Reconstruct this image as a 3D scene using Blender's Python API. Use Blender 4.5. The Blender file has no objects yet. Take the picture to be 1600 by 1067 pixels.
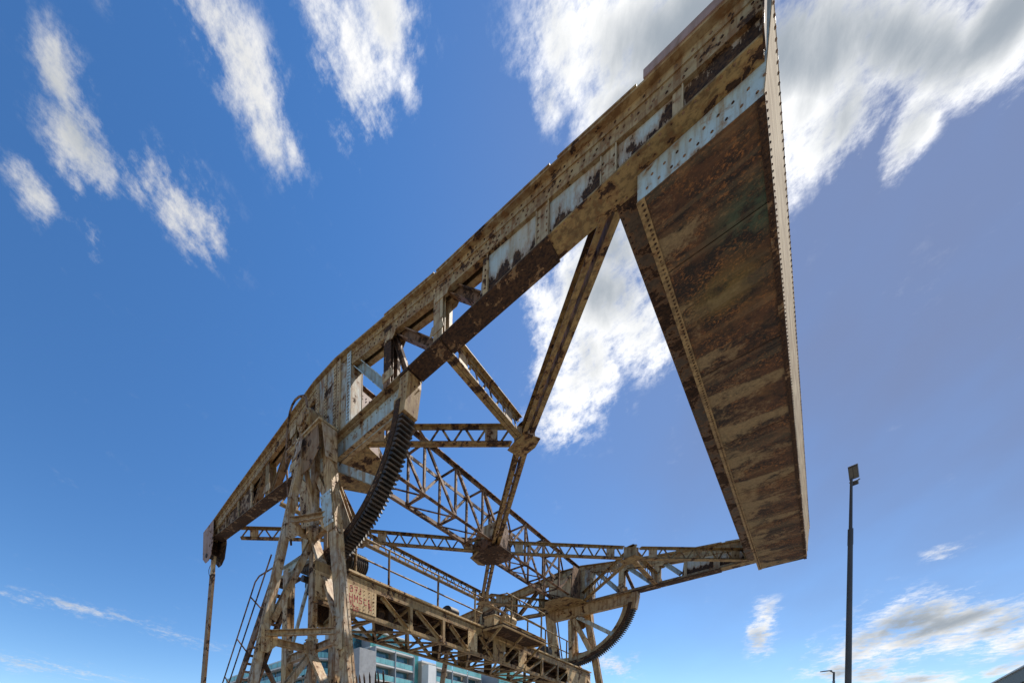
import bpy, math, random
from mathutils import Vector, Matrix, Euler, noise
random.seed(7)
R = math.radians
scene = bpy.context.scene
COL = scene.collection
H = 8.924                       # height of the balance beams' lower edge above the ground

# ------------------------------------------------------------------ camera
cam_d = bpy.data.cameras.new('camera')
cam = bpy.data.objects.new('camera', cam_d); COL.objects.link(cam); scene.camera = cam
r0 = Vector((0.64735439, 0.76188512, 0.02152575))
r1 = Vector((0.01033737, 0.01946301, -0.99975714))
r2 = Vector((-0.76211904, 0.64741969, 0.00472358))
cl = Vector((6.7867822, -5.91990691, -7.32426934 + H))
cam.matrix_world = Matrix(((r0.x, -r1.x, -r2.x, cl.x), (r0.y, -r1.y, -r2.y, cl.y), (r0.z, -r1.z, -r2.z, cl.z), (0, 0, 0, 1)))
cam_d.sensor_width = 36.0
cam_d.lens = 640.7526 / 1600 * 36
cam_d.shift_x = (800 - 536.81) / 1600
cam_d.shift_y = (1186.87 - 533.5) / 1600
cam_d.clip_start = 0.05
cam_d.clip_end = 6000

# ------------------------------------------------------------------ sun, sky, exposure
SUN = Vector((0.24, 0.59, 0.77)).normalized()
sun_d = bpy.data.lights.new('sun', 'SUN'); sun_d.energy = 4.6; sun_d.angle = R(0.53); sun_d.color = (1.0, 0.93, 0.82)
sun = bpy.data.objects.new('sun', sun_d); COL.objects.link(sun)
sun.rotation_euler = SUN.to_track_quat('Z', 'Y').to_euler(); sun.location = (0, 0, 60)
vs = scene.view_settings
scene.display_settings.display_device = 'sRGB'
vs.view_transform = 'Standard'; vs.look = 'None'; vs.gamma = 1.0; vs.use_curve_mapping = False
vs.exposure = 0.42

# clouds: direction, first axis, angular radii, weight
CLOUDS=[
 (-0.5912, 0.0431, 0.8054, -0.4842, 0.7796, -0.3971, 0.031, 0.0315, 0.95),
 (-0.6255, 0.0709, 0.777, -0.1462, 0.9676, -0.2061, 0.0503, 0.0483, 0.95),
 (-0.677, 0.0255, 0.7355, -0.2423, 0.936, -0.2555, 0.0377, 0.0255, 0.85),
 (-0.5965, 0.1862, 0.7807, 0.0555, 0.98, -0.1913, 0.0697, 0.0411, 0.95),
 (-0.6771, 0.0907, 0.7303, -0.2789, 0.8867, -0.3687, 0.0268, 0.0211, 0.7),
 (-0.6045, 0.1378, 0.7846, 0.1751, 0.9838, -0.0379, 0.0448, 0.0291, 0.85),
 (-0.4751, 0.2126, 0.8539, -0.0401, 0.9641, -0.2623, 0.097, 0.0402, 0.95),
 (-0.4848, 0.254, 0.8369, -0.1108, 0.9313, -0.3469, 0.0624, 0.0293, 0.85),
 (-0.4777, 0.2792, 0.833, -0.0469, 0.9387, -0.3415, 0.039, 0.0217, 0.8),
 (-0.4708, 0.1741, 0.8649, 0.1813, 0.9785, -0.0983, 0.036, 0.0204, 0.8),
 (-0.3931, 0.329, 0.8587, -0.2571, 0.8572, -0.4461, 0.0599, 0.0484, 1.15),
 (-0.3478, 0.3391, 0.8741, 0.1158, 0.9407, -0.3188, 0.0524, 0.0359, 1.05),
 (-0.3901, 0.2802, 0.8771, 0.0514, 0.9577, -0.283, 0.0435, 0.0284, 0.85),
 (-0.3475, 0.3774, 0.8584, -0.1716, 0.8744, -0.4538, 0.0334, 0.018, 0.85),
 (-0.5314, 0.0778, 0.8435, -0.2572, 0.9339, -0.2482, 0.0143, 0.0093, 0.4),
 (-0.2072, 0.488, 0.8479, 0.1203, 0.8728, -0.4729, 0.0638, 0.0275, 1.2),
 (-0.2326, 0.5057, 0.8307, 0.0981, 0.862, -0.4973, 0.0346, 0.0178, 0.95),
 (-0.1921, 0.5456, 0.8157, -0.5007, 0.6604, -0.5596, 0.0292, 0.0299, 0.9),
 (-0.1622, 0.5723, 0.8038, 0.9781, 0.2007, 0.0545, 0.0441, 0.0369, 1.25),
 (-0.029, 0.6699, 0.7418, 0.7684, 0.4896, -0.4121, 0.0432, 0.046, 1.1),
 (-0.0912, 0.632, 0.7695, 0.7651, 0.5391, -0.3521, 0.081, 0.0364, 1.2),
 (-0.1403, 0.546, 0.826, 0.7404, 0.6118, -0.2786, 0.1285, 0.0395, 1.4),
 (-0.0837, 0.6137, 0.7851, 0.757, 0.5515, -0.3504, 0.1044, 0.0449, 1.2),
 (-0.0216, 0.6461, 0.7629, 0.7572, 0.5089, -0.4096, 0.095, 0.0398, 1.4),
 (-0.0347, 0.7006, 0.7127, -0.1073, 0.7064, -0.6997, 0.0455, 0.0245, 0.9),
 (0.046, 0.6827, 0.7292, 0.6556, 0.5301, -0.5377, 0.1012, 0.0268, 1.45),
 (0.0519, 0.7274, 0.6843, -0.1943, 0.6794, -0.7075, 0.0385, 0.0222, 1.05),
 (0.0943, 0.7049, 0.703, -0.9774, -0.0685, 0.1999, 0.0442, 0.0364, 1.35),
 (0.0013, 0.6958, 0.7182, 0.9985, 0.0388, -0.0394, 0.0484, 0.0427, 1.15),
 (-0.2322, 0.6743, 0.701, 0.6443, 0.6466, -0.4085, 0.114, 0.048, 1.3),
 (-0.2685, 0.7024, 0.6592, -0.0382, 0.676, -0.7359, 0.0932, 0.0626, 1.25),
 (-0.19, 0.7345, 0.6515, 0.5807, 0.6192, -0.5286, 0.0678, 0.0396, 1.0),
 (-0.3068, 0.7392, 0.5995, 0.6669, 0.6164, -0.4188, 0.066, 0.034, 0.9),
 (-0.2012, 0.6522, 0.7309, 0.7839, 0.5546, -0.2792, 0.0833, 0.0454, 1.0),
 (-0.2545, 0.747, 0.6141, 0.6711, 0.5937, -0.444, 0.0625, 0.0221, 0.6),
 (0.1035, 0.9737, 0.2028, 0.9275, -0.0209, -0.3732, 0.0765, 0.0407, 1.02),
 (0.0574, 0.9805, 0.1878, 0.9713, -0.0983, 0.2164, 0.0662, 0.035, 0.95),
 (0.1406, 0.9733, 0.1814, 0.9667, -0.0954, -0.2376, 0.0427, 0.0344, 1.0),
 (-0.0721, 0.9684, 0.2387, -0.1345, 0.2277, -0.9644, 0.0451, 0.0201, 0.95),
 (-0.0722, 0.9765, 0.2029, 0.9796, 0.1077, -0.1696, 0.0168, 0.0187, 0.7),
 (0.0955, 0.9511, 0.2939, 0.9936, -0.073, -0.0868, 0.0181, 0.0107, 0.7),
 (-0.021, 0.9802, 0.1967, 0.9445, -0.0451, 0.3255, 0.0201, 0.0181, 0.6),
 (0.0231, 0.988, 0.1525, 0.9886, 0.0002, -0.1509, 0.0559, 0.0171, 1.0),
 (0.0853, 0.9873, 0.134, 0.9868, -0.0651, -0.1485, 0.0475, 0.0141, 0.9),
 (0.1463, 0.9798, 0.1365, 0.934, -0.1823, 0.3073, 0.0262, 0.008, 0.9),
 (-0.2761, 0.9394, 0.2033, 0.7219, 0.3424, -0.6013, 0.0474, 0.0204, 0.75),
 (-0.2505, 0.9445, 0.2125, 0.9528, 0.2794, -0.1184, 0.0166, 0.0146, 0.6),
 (-0.333, 0.9164, 0.2221, 0.9272, 0.3611, -0.0993, 0.0347, 0.0257, 0.5),
 (-0.9505, 0.1158, 0.2885, 0.1128, 0.9932, -0.0269, 0.2048, 0.0171, 0.55),
 (-0.9833, 0.06, 0.1719, 0.0579, 0.9982, -0.017, 0.1765, 0.0196, 0.55),
 (-0.9164, 0.3007, 0.2642, 0.2772, 0.9529, -0.1229, 0.1515, 0.0164, 0.45),
]

VEIL = Vector((0.2, 0.76, 0.61)).normalized()
def build_world():
    w = bpy.data.worlds.new('World'); scene.world = w; w.use_nodes = True
    nt = w.node_tree; N = nt.nodes; N.clear(); L = nt.links.new
    def nd(t, **k):
        n = N.new(t)
        for a, b in k.items(): setattr(n, a, b)
        return n
    def math_(op, a, b=None, clamp=False):
        n = nd('ShaderNodeMath', operation=op); n.use_clamp = clamp
        for i, v in enumerate((a, b)):
            if v is None: continue
            if isinstance(v, (int, float)): n.inputs[i].default_value = v
            else: L(v, n.inputs[i])
        return n.outputs[0]
    def smooth(v, a, b, c=0.0, d=1.0):
        n = nd('ShaderNodeMapRange', interpolation_type='SMOOTHSTEP')
        L(v, n.inputs[0])
        for i, q in enumerate((a, b, c, d)): n.inputs[1 + i].default_value = q
        return n.outputs[0]
    tc = nd('ShaderNodeTexCoord').outputs['Generated']
    sep = nd('ShaderNodeSeparateXYZ'); L(tc, sep.inputs[0])
    den = math_('ADD', math_('MAXIMUM', sep.outputs[2], 0.0), 0.15)
    comb = nd('ShaderNodeCombineXYZ')
    L(math_('DIVIDE', sep.outputs[0], den), comb.inputs[0]); L(math_('DIVIDE', sep.outputs[1], den), comb.inputs[1])
    P = comb.outputs[0]
    # placed masses
    tot = None
    for (cx, cy, cz, ex, ey, ez, ra, rb, wt) in CLOUDS:
        c = Vector((cx, cy, cz)); e1 = Vector((ex, ey, ez)); e2 = c.cross(e1)
        m = Matrix((e1, e2, c)).transposed()
        mp = nd('ShaderNodeMapping', vector_type='TEXTURE')
        mp.inputs['Rotation'].default_value = m.to_euler(); mp.inputs['Scale'].default_value = (ra, rb, 1000)
        L(tc, mp.inputs['Vector'])
        ln = nd('ShaderNodeVectorMath', operation='LENGTH'); L(mp.outputs[0], ln.inputs[0])
        q = smooth(ln.outputs['Value'], 0.0, 1.9, wt, 0.0)
        tot = q if tot is None else math_('MAXIMUM', tot, q)
    # streaky cloud texture on the cloud deck
    rt = nd('ShaderNodeMapping', vector_type='TEXTURE'); rt.inputs['Rotation'].default_value = (0, 0, R(104))
    L(P, rt.inputs['Vector'])
    st = nd('ShaderNodeMapping'); st.inputs['Scale'].default_value = (0.48, 1.0, 1.0); L(rt.outputs[0], st.inputs['Vector'])
    n1 = nd('ShaderNodeTexNoise'); n1.inputs['Scale'].default_value = 11; n1.inputs['Detail'].default_value = 13
    n1.inputs['Roughness'].default_value = 0.66; n1.inputs['Distortion'].default_value = 0.25
    L(st.outputs[0], n1.inputs['Vector'])
    n3 = nd('ShaderNodeTexNoise'); n3.inputs['Scale'].default_value = 30; n3.inputs['Detail'].default_value = 8; n3.inputs['Roughness'].default_value = 0.7
    L(P, n3.inputs['Vector'])
    n2 = nd('ShaderNodeTexNoise'); n2.inputs['Scale'].default_value = 4.5; n2.inputs['Detail'].default_value = 4
    L(st.outputs[0], n2.inputs['Vector'])
    # broad scattered clouds everywhere else in the sky (outside the view they carry on the same weather)
    nz = math_('ADD', math_('ADD', math_('MULTIPLY', n1.outputs[0], 3.0), math_('MULTIPLY', n3.outputs[0], 1.9)), math_('MULTIPLY', n2.outputs[0], 0.6))
    tot = math_('MULTIPLY', tot, 1.15)
    dens = math_('ADD', tot, math_('SUBTRACT', nz, 3.06))
    alpha = smooth(dens, 0.0, 1.1)
    thick = smooth(math_('ADD', math_('MULTIPLY', tot, 0.62), math_('ADD', math_('MULTIPLY', n2.outputs[0], 2.6), math_('MULTIPLY', n1.outputs[0], 0.9))), 2.05, 3.0)
    alpha = math_('MULTIPLY', alpha, smooth(tot, 0.02, 0.95, 0.1, 1.0))
    sky = nd('ShaderNodeTexSky', sky_type='NISHITA'); sky.sun_disc = False
    sky.sun_elevation = math.asin(SUN.z); sky.sun_rotation = math.atan2(SUN.x, SUN.y)
    sky.altitude = 30; sky.air_density = 1.0; sky.dust_density = 0.05; sky.ozone_density = 2.6
    sat = nd('ShaderNodeHueSaturation'); sat.inputs['Saturation'].default_value = 1.24; sat.inputs['Hue'].default_value = 0.503; L(sky.outputs[0], sat.inputs['Color'])
    # cloud colour: white where thin, grey in the thick hearts; brighter towards the sun
    dt = nd('ShaderNodeVectorMath', operation='DOT_PRODUCT'); L(tc, dt.inputs[0]); dt.inputs[1].default_value = SUN
    near = smooth(dt.outputs['Value'], 0.55, 1.0)
    white = math_('ADD', math_('MULTIPLY', near, 3.6), 4.8)
    cc = nd('ShaderNodeMix', data_type='RGBA'); L(thick, cc.inputs[0])
    cw = nd('ShaderNodeVectorMath', operation='SCALE'); cw.inputs[0].default_value = (1.0, 0.99, 0.97); L(white, cw.inputs['Scale'])
    L(cw.outputs[0], cc.inputs[6]); cc.inputs[7].default_value = (2.1, 2.4, 2.75, 1)
    mx = nd('ShaderNodeMix', data_type='RGBA'); L(alpha, mx.inputs[0]); L(sat.outputs[0], mx.inputs[6]); L(cc.outputs[2], mx.inputs[7])
    # a thin grey veil of high cloud on the sunny side
    vc = nd('ShaderNodeVectorMath', operation='DISTANCE'); L(tc, vc.inputs[0]); vc.inputs[1].default_value = VEIL
    veil = math_('MULTIPLY', smooth(vc.outputs['Value'], 0.12, 0.85, 0.92, 0.0), smooth(n2.outputs[0], 0.1, 0.8, 0.75, 1.0))
    vm = nd('ShaderNodeMix', data_type='RGBA'); L(veil, vm.inputs[0]); L(sat.outputs[0], vm.inputs[6]); vm.inputs[7].default_value = (1.22, 1.5, 2.45, 1)
    L(vm.outputs[2], mx.inputs[6])
    bg = nd('ShaderNodeBackground'); bg.inputs[1].default_value = 0.13; L(mx.outputs[2], bg.inputs[0])
    out = nd('ShaderNodeOutputWorld'); L(bg.outputs[0], out.inputs[0])
build_world()

# ------------------------------------------------------------------ materials
def new_mat(name):
    m = bpy.data.materials.new(name); m.use_nodes = True
    nt = m.node_tree; b = nt.nodes['Principled BSDF']
    return m, nt, b

class NG:
    """small helper to write node trees"""
    def __init__(s, nt): s.nt = nt; s.N = nt.nodes; s.L = nt.links.new
    def nd(s, t, **k):
        n = s.N.new(t)
        for a, b in k.items(): setattr(n, a, b)
        return n
    def put(s, sock, v):
        if isinstance(v, bpy.types.NodeSocket): s.L(v, sock)
        else: sock.default_value = v
    def coord(s, scale=(1, 1, 1), rot=(0, 0, 0)):
        g = s.nd('ShaderNodeNewGeometry')
        m = s.nd('ShaderNodeMapping'); s.L(g.outputs['Position'], m.inputs['Vector'])
        m.inputs['Scale'].default_value = scale; m.inputs['Rotation'].default_value = rot
        return m.outputs[0]
    def noise(s, vec, scale, detail=6, rough=0.6, dist=0.0):
        n = s.nd('ShaderNodeTexNoise'); s.L(vec, n.inputs['Vector'])
        n.inputs['Scale'].default_value = scale; n.inputs['Detail'].default_value = detail
        n.inputs['Roughness'].default_value = rough; n.inputs['Distortion'].default_value = dist
        return n.outputs[0]
    def ramp(s, v, a, b, c=0.0, d=1.0, smooth=True):
        n = s.nd('ShaderNodeMapRange', interpolation_type='SMOOTHSTEP' if smooth else 'LINEAR')
        s.put(n.inputs[0], v)
        for i, q in enumerate((a, b, c, d)): s.put(n.inputs[1 + i], q)
        return n.outputs[0]
    def math(s, op, a, b=0.0, clamp=False):
        n = s.nd('ShaderNodeMath', operation=op); n.use_clamp = clamp
        s.put(n.inputs[0], a); s.put(n.inputs[1], b); return n.outputs[0]
    def mix(s, f, a, b):
        n = s.nd('ShaderNodeMix', data_type='RGBA'); s.put(n.inputs[0], f)
        s.put(n.inputs[6], a if isinstance(a, bpy.types.NodeSocket) else (*a, 1))
        s.put(n.inputs[7], b if isinstance(b, bpy.types.NodeSocket) else (*b, 1)); return n.outputs[2]
    def bump(s, h, strength, dist, bsdf):
        n = s.nd('ShaderNodeBump'); s.L(h, n.inputs['Height'])
        n.inputs['Strength'].default_value = strength; n.inputs['Distance'].default_value = dist
        s.L(n.outputs[0], bsdf.inputs['Normal'])

RUST_D = (0.022, 0.012, 0.009); RUST_M = (0.075, 0.037, 0.018); RUST_O = (0.25, 0.11, 0.035)

warm = lambda c: (c[0], c[1] * 0.89, c[2] * 0.80)
def steel(name, paint, paint2, dirt, rust, dirty=0.5, bare=0.5, rough=0.72, peel=None):
    """old painted steel: two paint tones, brown dirt in soft patches, streaks running down, hard edged flakes gone to rust
       rust, dirty: about 0..1, how much of the surface they take; peel = (z0, z1): paint lost from the lower part up"""
    m, nt, b = new_mat(name); g = NG(nt)
    if paint[0] > paint[2]: paint = warm(paint)
    if paint2[0] > paint2[2]: paint2 = warm(paint2)
    p = g.coord(); pv = g.coord((1, 1, 0.09)); 
    n_soft = g.noise(p, 1.1, 5, 0.6); n_mid = g.noise(p, 6.0, 8, 0.66, 0.3); n_fine = g.noise(p, 23, 6, 0.7)
    n_run = g.noise(pv, 13.0, 6, 0.62)
    col = g.mix(g.ramp(n_soft, 0.38, 0.62), paint, paint2)
    col = g.mix(g.math('MULTIPLY', g.ramp(n_run, 0.44, 0.64), min(1, dirty * 1.1)), col, dirt)
    t = 0.72 - 0.3 * dirty
    col = g.mix(g.math('MULTIPLY', g.ramp(n_mid, t - 0.08, t + 0.14), 0.6), col, dirt)
    sp = g.ramp(n_fine, 0.58, 0.70)
    drip = g.math('MULTIPLY', g.ramp(n_run, 0.57, 0.66), g.ramp(n_soft, 0.40, 0.60))
    col = g.mix(g.math('MULTIPLY', drip, 0.6), col, RUST_O)
    col = g.mix(g.math('MULTIPLY', g.ramp(g.noise(pv, 31.0, 4, 0.6), 0.60, 0.72), 0.3), col, dirt)
    col = g.mix(g.math('MULTIPLY', sp, 0.55), col, RUST_O)
    rm = g.math('ADD', g.math('MULTIPLY', n_mid, 0.6), g.math('MULTIPLY', g.noise(p, 1.9, 3, 0.5), 0.4))
    rm = g.math('ADD', rm, g.math('MULTIPLY', n_fine, 0.10))
    if peel:
        rm = g.math('ADD', g.math('MULTIPLY', g.noise(g.coord((1, 1, 0.3)), 7.5, 8, 0.66), 0.62), g.math('MULTIPLY', g.noise(p, 1.9, 3, 0.5), 0.42))
        sp_ = g.nd('ShaderNodeSeparateXYZ'); g.L(g.nd('ShaderNodeNewGeometry').outputs['Position'], sp_.inputs[0])
        rm = g.math('ADD', rm, g.ramp(sp_.outputs[2], peel[0], peel[1], 0.22, -0.13, False))
    th = 0.80 - 0.34 * rust
    halo = g.ramp(rm, th - (0.09 if peel else 0.06), th + 0.01); core = g.ramp(rm, th, th + 0.018)
    col = g.mix(g.math('MULTIPLY', halo, 0.6), col, RUST_O)
    rc = g.mix(g.ramp(n_fine, 0.38, 0.62), RUST_D, RUST_M)
    rc = g.mix(g.math('MULTIPLY', g.ramp(g.noise(p, 9, 5, 0.7), 0.55, 0.72), bare), rc, RUST_O)
    col = g.mix(core, col, rc)
    g.L(col, b.inputs['Base Color'])
    b.inputs['Specular IOR Level'].default_value = 0.3
    g.put(b.inputs['Roughness'], g.ramp(core, 0, 1, rough - 0.12, 0.92))
    g.bump(g.math('ADD', g.math('MULTIPLY', n_fine, 0.35), g.math('MULTIPLY', core, -0.5)), 0.55, 0.012, b)
    return m

CREAM = (0.50, 0.385, 0.21); CREAM2 = (0.43, 0.37, 0.245); BLUE = (0.42, 0.52, 0.54); BLUE2 = (0.38, 0.44, 0.43)
DIRT = (0.17, 0.080, 0.028); DIRTY = (0.28, 0.18, 0.072)
M = {}
M['cream'] = steel('cream_painted_steel', CREAM, CREAM2, DIRT, 0.50, 0.6)
M['chord'] = steel('weathered_chord_steel', (0.40, 0.29, 0.14), (0.35, 0.295, 0.18), DIRT, 0.48, 0.75)
M['blue'] = steel('pale_blue_painted_steel', BLUE, BLUE2, DIRTY, 0.46, 0.55)
M['web'] = steel('peeling_blue_web_steel', (0.44, 0.51, 0.49), (0.46, 0.44, 0.36), DIRTY, 0.46, 0.4, peel=(H + 0.12, H + 0.75))
M['under'] = steel('dark_underside_steel', (0.25, 0.20, 0.115), (0.16, 0.125, 0.075), (0.05, 0.035, 0.02), 0.93, 0.8, bare=0.25)
M['yellow'] = steel('lichened_yellowish_steel', (0.38, 0.275, 0.115), (0.27, 0.20, 0.085), (0.08, 0.05, 0.022), 0.60, 0.7)
M['brown'] = steel('rust_brown_steel', (0.26, 0.165, 0.10), (0.19, 0.12, 0.075), (0.08, 0.045, 0.025), 0.74, 0.7)
M['tower'] = steel('tower_steel', (0.52, 0.38, 0.19), (0.45, 0.41, 0.33), (0.20, 0.088, 0.026), 0.48, 0.72)
M['rustbar'] = steel('orange_rust_bar', (0.23, 0.145, 0.075), (0.27, 0.20, 0.12), (0.13, 0.065, 0.025), 0.62, 0.6)
M['pink'] = steel('faded_pink_steel', (0.36, 0.26, 0.235), (0.30, 0.21, 0.18), (0.2, 0.12, 0.07), 0.46, 0.5)
M['walk'] = steel('walkway_steel', (0.37, 0.255, 0.11), (0.30, 0.215, 0.105), (0.13, 0.085, 0.035), 0.58, 0.7)
M['plate'] = steel('end_plate_steel', (0.50, 0.37, 0.19), (0.55, 0.44, 0.26), (0.28, 0.15, 0.05), 0.50, 0.5)
M['pale'] = steel('pale_blue_cream_steel', (0.42, 0.36, 0.24), BLUE2, DIRT, 0.50, 0.75)
M['edge'] = steel('rusty_edge_angle_steel', (0.36, 0.265, 0.125), (0.25, 0.18, 0.09), (0.08, 0.05, 0.02), 0.42, 0.6)
M['dark'] = steel('dark_brown_steel', (0.11, 0.08, 0.05), (0.075, 0.06, 0.045), (0.035, 0.022, 0.014), 0.72, 0.6, bare=0.3)
M['webdark'] = steel('rusted_front_web_steel', (0.36, 0.30, 0.20), (0.25, 0.19, 0.12), (0.10, 0.055, 0.03), 0.82, 0.8, bare=0.3)
M['blackish'] = steel('blackish_steel', (0.045, 0.035, 0.026), (0.03, 0.024, 0.018), (0.02, 0.014, 0.01), 0.9, 0.6)  # near-black steel for deck, joists, shaft, middle hub and spikes

def gear_mat():
    m, nt, b = new_mat('greasy_gear_iron'); g = NG(nt); p = g.coord()
    c = g.mix(g.ramp(g.noise(p, 6, 6), 0.4, 0.65), (0.018, 0.014, 0.011), (0.075, 0.046, 0.026))
    c = g.mix(g.math('MULTIPLY', g.ramp(g.noise(p, 30, 4), 0.6, 0.75), 0.6), c, (0.16, 0.10, 0.06))
    g.L(c, b.inputs['Base Color']); b.inputs['Roughness'].default_value = 0.6
    g.bump(g.noise(p, 25, 5), 0.4, 0.01, b); return m
M['gear'] = gear_mat()

def cw_mat():
    """underside of the counterweight: brown black scale with pale dirty streaks across, greenish damp patch"""
    m, nt, b = new_mat('counterweight_underside_rust'); g = NG(nt); p = g.coord()
    px = g.coord((0.45, 1.5, 1), (0, 0, R(-8)))
    n1 = g.noise(p, 3.2, 9, 0.7, 0.4); n2 = g.noise(p, 26, 7, 0.75); n3 = g.noise(px, 1.15, 7, 0.62, 0.5)
    c = g.mix(g.ramp(n1, 0.42, 0.6), (0.016, 0.010, 0.007), (0.082, 0.034, 0.014))
    nb = g.noise(p, 0.9, 5, 0.6, 0.6)
    c = g.mix(g.math('MULTIPLY', g.ramp(nb, 0.50, 0.64), 0.5), c, g.mix(g.ramp(n1, 0.4, 0.6), (0.12, 0.055, 0.02), (0.22, 0.115, 0.038)))
    spk = g.math('MULTIPLY', g.ramp(n2, 0.49, 0.62), g.ramp(g.noise(p, 2.1, 5, 0.65), 0.40, 0.62, 0.15, 0.95))
    c = g.mix(spk, c, (0.31, 0.12, 0.032))
    c = g.mix(g.math('MULTIPLY', g.ramp(g.noise(p, 48, 4, 0.7), 0.64, 0.74), 0.7), c, (0.38, 0.26, 0.13))
    sep = g.nd('ShaderNodeSeparateXYZ'); g.L(g.nd('ShaderNodeNewGeometry').outputs['Position'], sep.inputs[0])
    lead = g.ramp(sep.outputs[0], 5.2, 6.35, 0.11, -0.07, False)      # the inner edge keeps more of the old paint
    farpale = g.ramp(sep.outputs[1], 0.5, 6.0, -0.09, 0.02)
    yy = g.math('ADD', sep.outputs[1], g.math('ADD', g.math('MULTIPLY', sep.outputs[0], -0.16), g.math('MULTIPLY', n3, 0.5)))
    fr = g.math('FRACT', g.math('DIVIDE', yy, 1.18))
    band = g.math('MULTIPLY', g.ramp(fr, 0.0, 0.09), g.ramp(fr, 0.09, 0.5, 1.0, 0.0))
    s = g.math('ADD', g.math('ADD', g.math('MULTIPLY', band, g.ramp(nb, 0.35, 0.62, 0.04, 0.20)), g.math('MULTIPLY', n1, 0.75)), g.math('ADD', g.math('MULTIPLY', lead, 1.1), g.math('ADD', g.math('MULTIPLY', n2, 0.15), farpale)))
    c = g.mix(g.math('MULTIPLY', g.math('MULTIPLY', g.ramp(s, 0.49, 0.64), g.ramp(n2, 0.35, 0.6, 0.55, 1.0)), 0.8), c, g.mix(n1, (0.40, 0.295, 0.145), (0.20, 0.14, 0.07)))
    gp = g.nd('ShaderNodeVectorMath', operation='DISTANCE'); g.L(g.nd('ShaderNodeNewGeometry').outputs['Position'], gp.inputs[0])
    gp.inputs[1].default_value = (6.15, 1.15, H - 0.33)
    gm = g.math('MULTIPLY', g.ramp(gp.outputs['Value'], 0.1, 0.6, 0.9, 0.0), g.ramp(n1, 0.38, 0.58))
    c = g.mix(g.math('MULTIPLY', gm, 0.75), c, (0.035, 0.10, 0.06))
    g2 = g.nd('ShaderNodeVectorMath', operation='DISTANCE'); g.L(g.nd('ShaderNodeNewGeometry').outputs['Position'], g2.inputs[0])  # olive blotch: a lens flare ghost painted into the plate colour
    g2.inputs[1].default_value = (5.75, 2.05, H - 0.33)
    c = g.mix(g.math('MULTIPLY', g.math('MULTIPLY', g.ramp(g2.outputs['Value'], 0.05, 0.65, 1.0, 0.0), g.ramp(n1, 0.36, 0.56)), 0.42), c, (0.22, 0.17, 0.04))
    seam = g.ramp(g.noise(g.coord((0.12, 3.4, 1), (0, 0, R(-6))), 1.0, 6, 0.6, 0.3), 0.52, 0.60)
    c = g.mix(g.math('MULTIPLY', seam, 0.2), c, (0.26, 0.19, 0.10))
    g.L(c, b.inputs['Base Color']); b.inputs['Roughness'].default_value = 0.88
    g.bump(g.math('ADD', n1, g.math('MULTIPLY', n2, 0.4)), 0.7, 0.02, b); return m
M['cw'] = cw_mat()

def rear_mat():
    m, nt, b = new_mat('streaked_rear_plate'); g = NG(nt); p = g.coord((1, 0.22, 2.2))
    c = g.mix(g.ramp(g.noise(p, 6, 6, 0.6), 0.36, 0.66), (0.24, 0.16, 0.09), (0.44, 0.335, 0.21))
    c = g.mix(g.math('MULTIPLY', g.ramp(g.noise(p, 14, 5), 0.58, 0.7), 0.6), c, (0.2, 0.13, 0.07))
    g.L(c, b.inputs['Base Color']); b.inputs['Roughness'].default_value = 0.95; b.inputs['Specular IOR Level'].default_value = 0.08
    g.bump(g.noise(p, 9, 4), 0.25, 0.01, b); return m
M['rear'] = rear_mat()

def plain(name, col, rough=0.6, var=0.25, scale=3.0, metal=0.0, spec=0.5):
    m, nt, b = new_mat(name); g = NG(nt); p = g.coord()
    n = g.noise(p, scale, 6, 0.6); d = tuple(c * (1 - var) for c in col)
    g.L(g.mix(g.ramp(n, 0.3, 0.7), col, d), b.inputs['Base Color'])
    b.inputs['Roughness'].default_value = rough; b.inputs['Metallic'].default_value = metal
    b.inputs['Specular IOR Level'].default_value = spec
    return m
M['graffiti'] = plain('red_spray_paint', (0.45, 0.03, 0.02), 0.6, 0.4, 14)
M['pole'] = plain('dark_galvanised_pole', (0.055, 0.05, 0.05), 0.5, 0.4, 2.0)
M['pole2'] = plain('grey_galvanised_pole', (0.16, 0.16, 0.16), 0.45, 0.3, 2.0)
M['lens'] = plain('lamp_glass', (0.11, 0.095, 0.07), 0.15, 0.2, 8.0)
M['concrete'] = plain('pale_concrete', (0.34, 0.335, 0.33), 0.85, 0.22, 0.9)
M['render'] = plain('white_render', (0.70, 0.69, 0.66), 0.8, 0.12, 0.5)
M['tan'] = plain('tan_render', (0.36, 0.31, 0.25), 0.8, 0.2, 0.5)
M['slab'] = plain('white_slab_edge', (0.62, 0.61, 0.58), 0.75, 0.12, 0.8)
M['frame'] = plain('grey_window_frame', (0.30, 0.32, 0.33), 0.5, 0.1, 1.0)
M['darkwall'] = plain('dark_cladding', (0.04, 0.042, 0.046), 0.6, 0.25, 1.2)
M['gutter'] = plain('pale_gutter', (0.42, 0.43, 0.44), 0.5, 0.1, 1.0)
M['roof'] = plain('roof_felt', (0.14, 0.14, 0.14), 0.9, 0.2, 1.0)

def glass(name, col, rough, var):
    m, nt, b = new_mat(name); g = NG(nt); p = g.coord((0.33, 0.33, 0.33))
    n = g.noise(p, 1.7, 2, 0.5)
    g.L(g.mix(g.ramp(n, 0.35, 0.65), col, tuple(c * var for c in col)), b.inputs['Base Color'])
    b.inputs['Roughness'].default_value = rough; b.inputs['Specular IOR Level'].default_value = 0.8
    return m
M['teal'] = glass('teal_balcony_glass', (0.20, 0.46, 0.43), 0.12, 0.75)
M['pane'] = glass('dark_teal_pane', (0.035, 0.13, 0.16), 0.06, 0.45)
M['green'] = glass('green_glass', (0.10, 0.34, 0.30), 0.08, 0.7)

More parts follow.
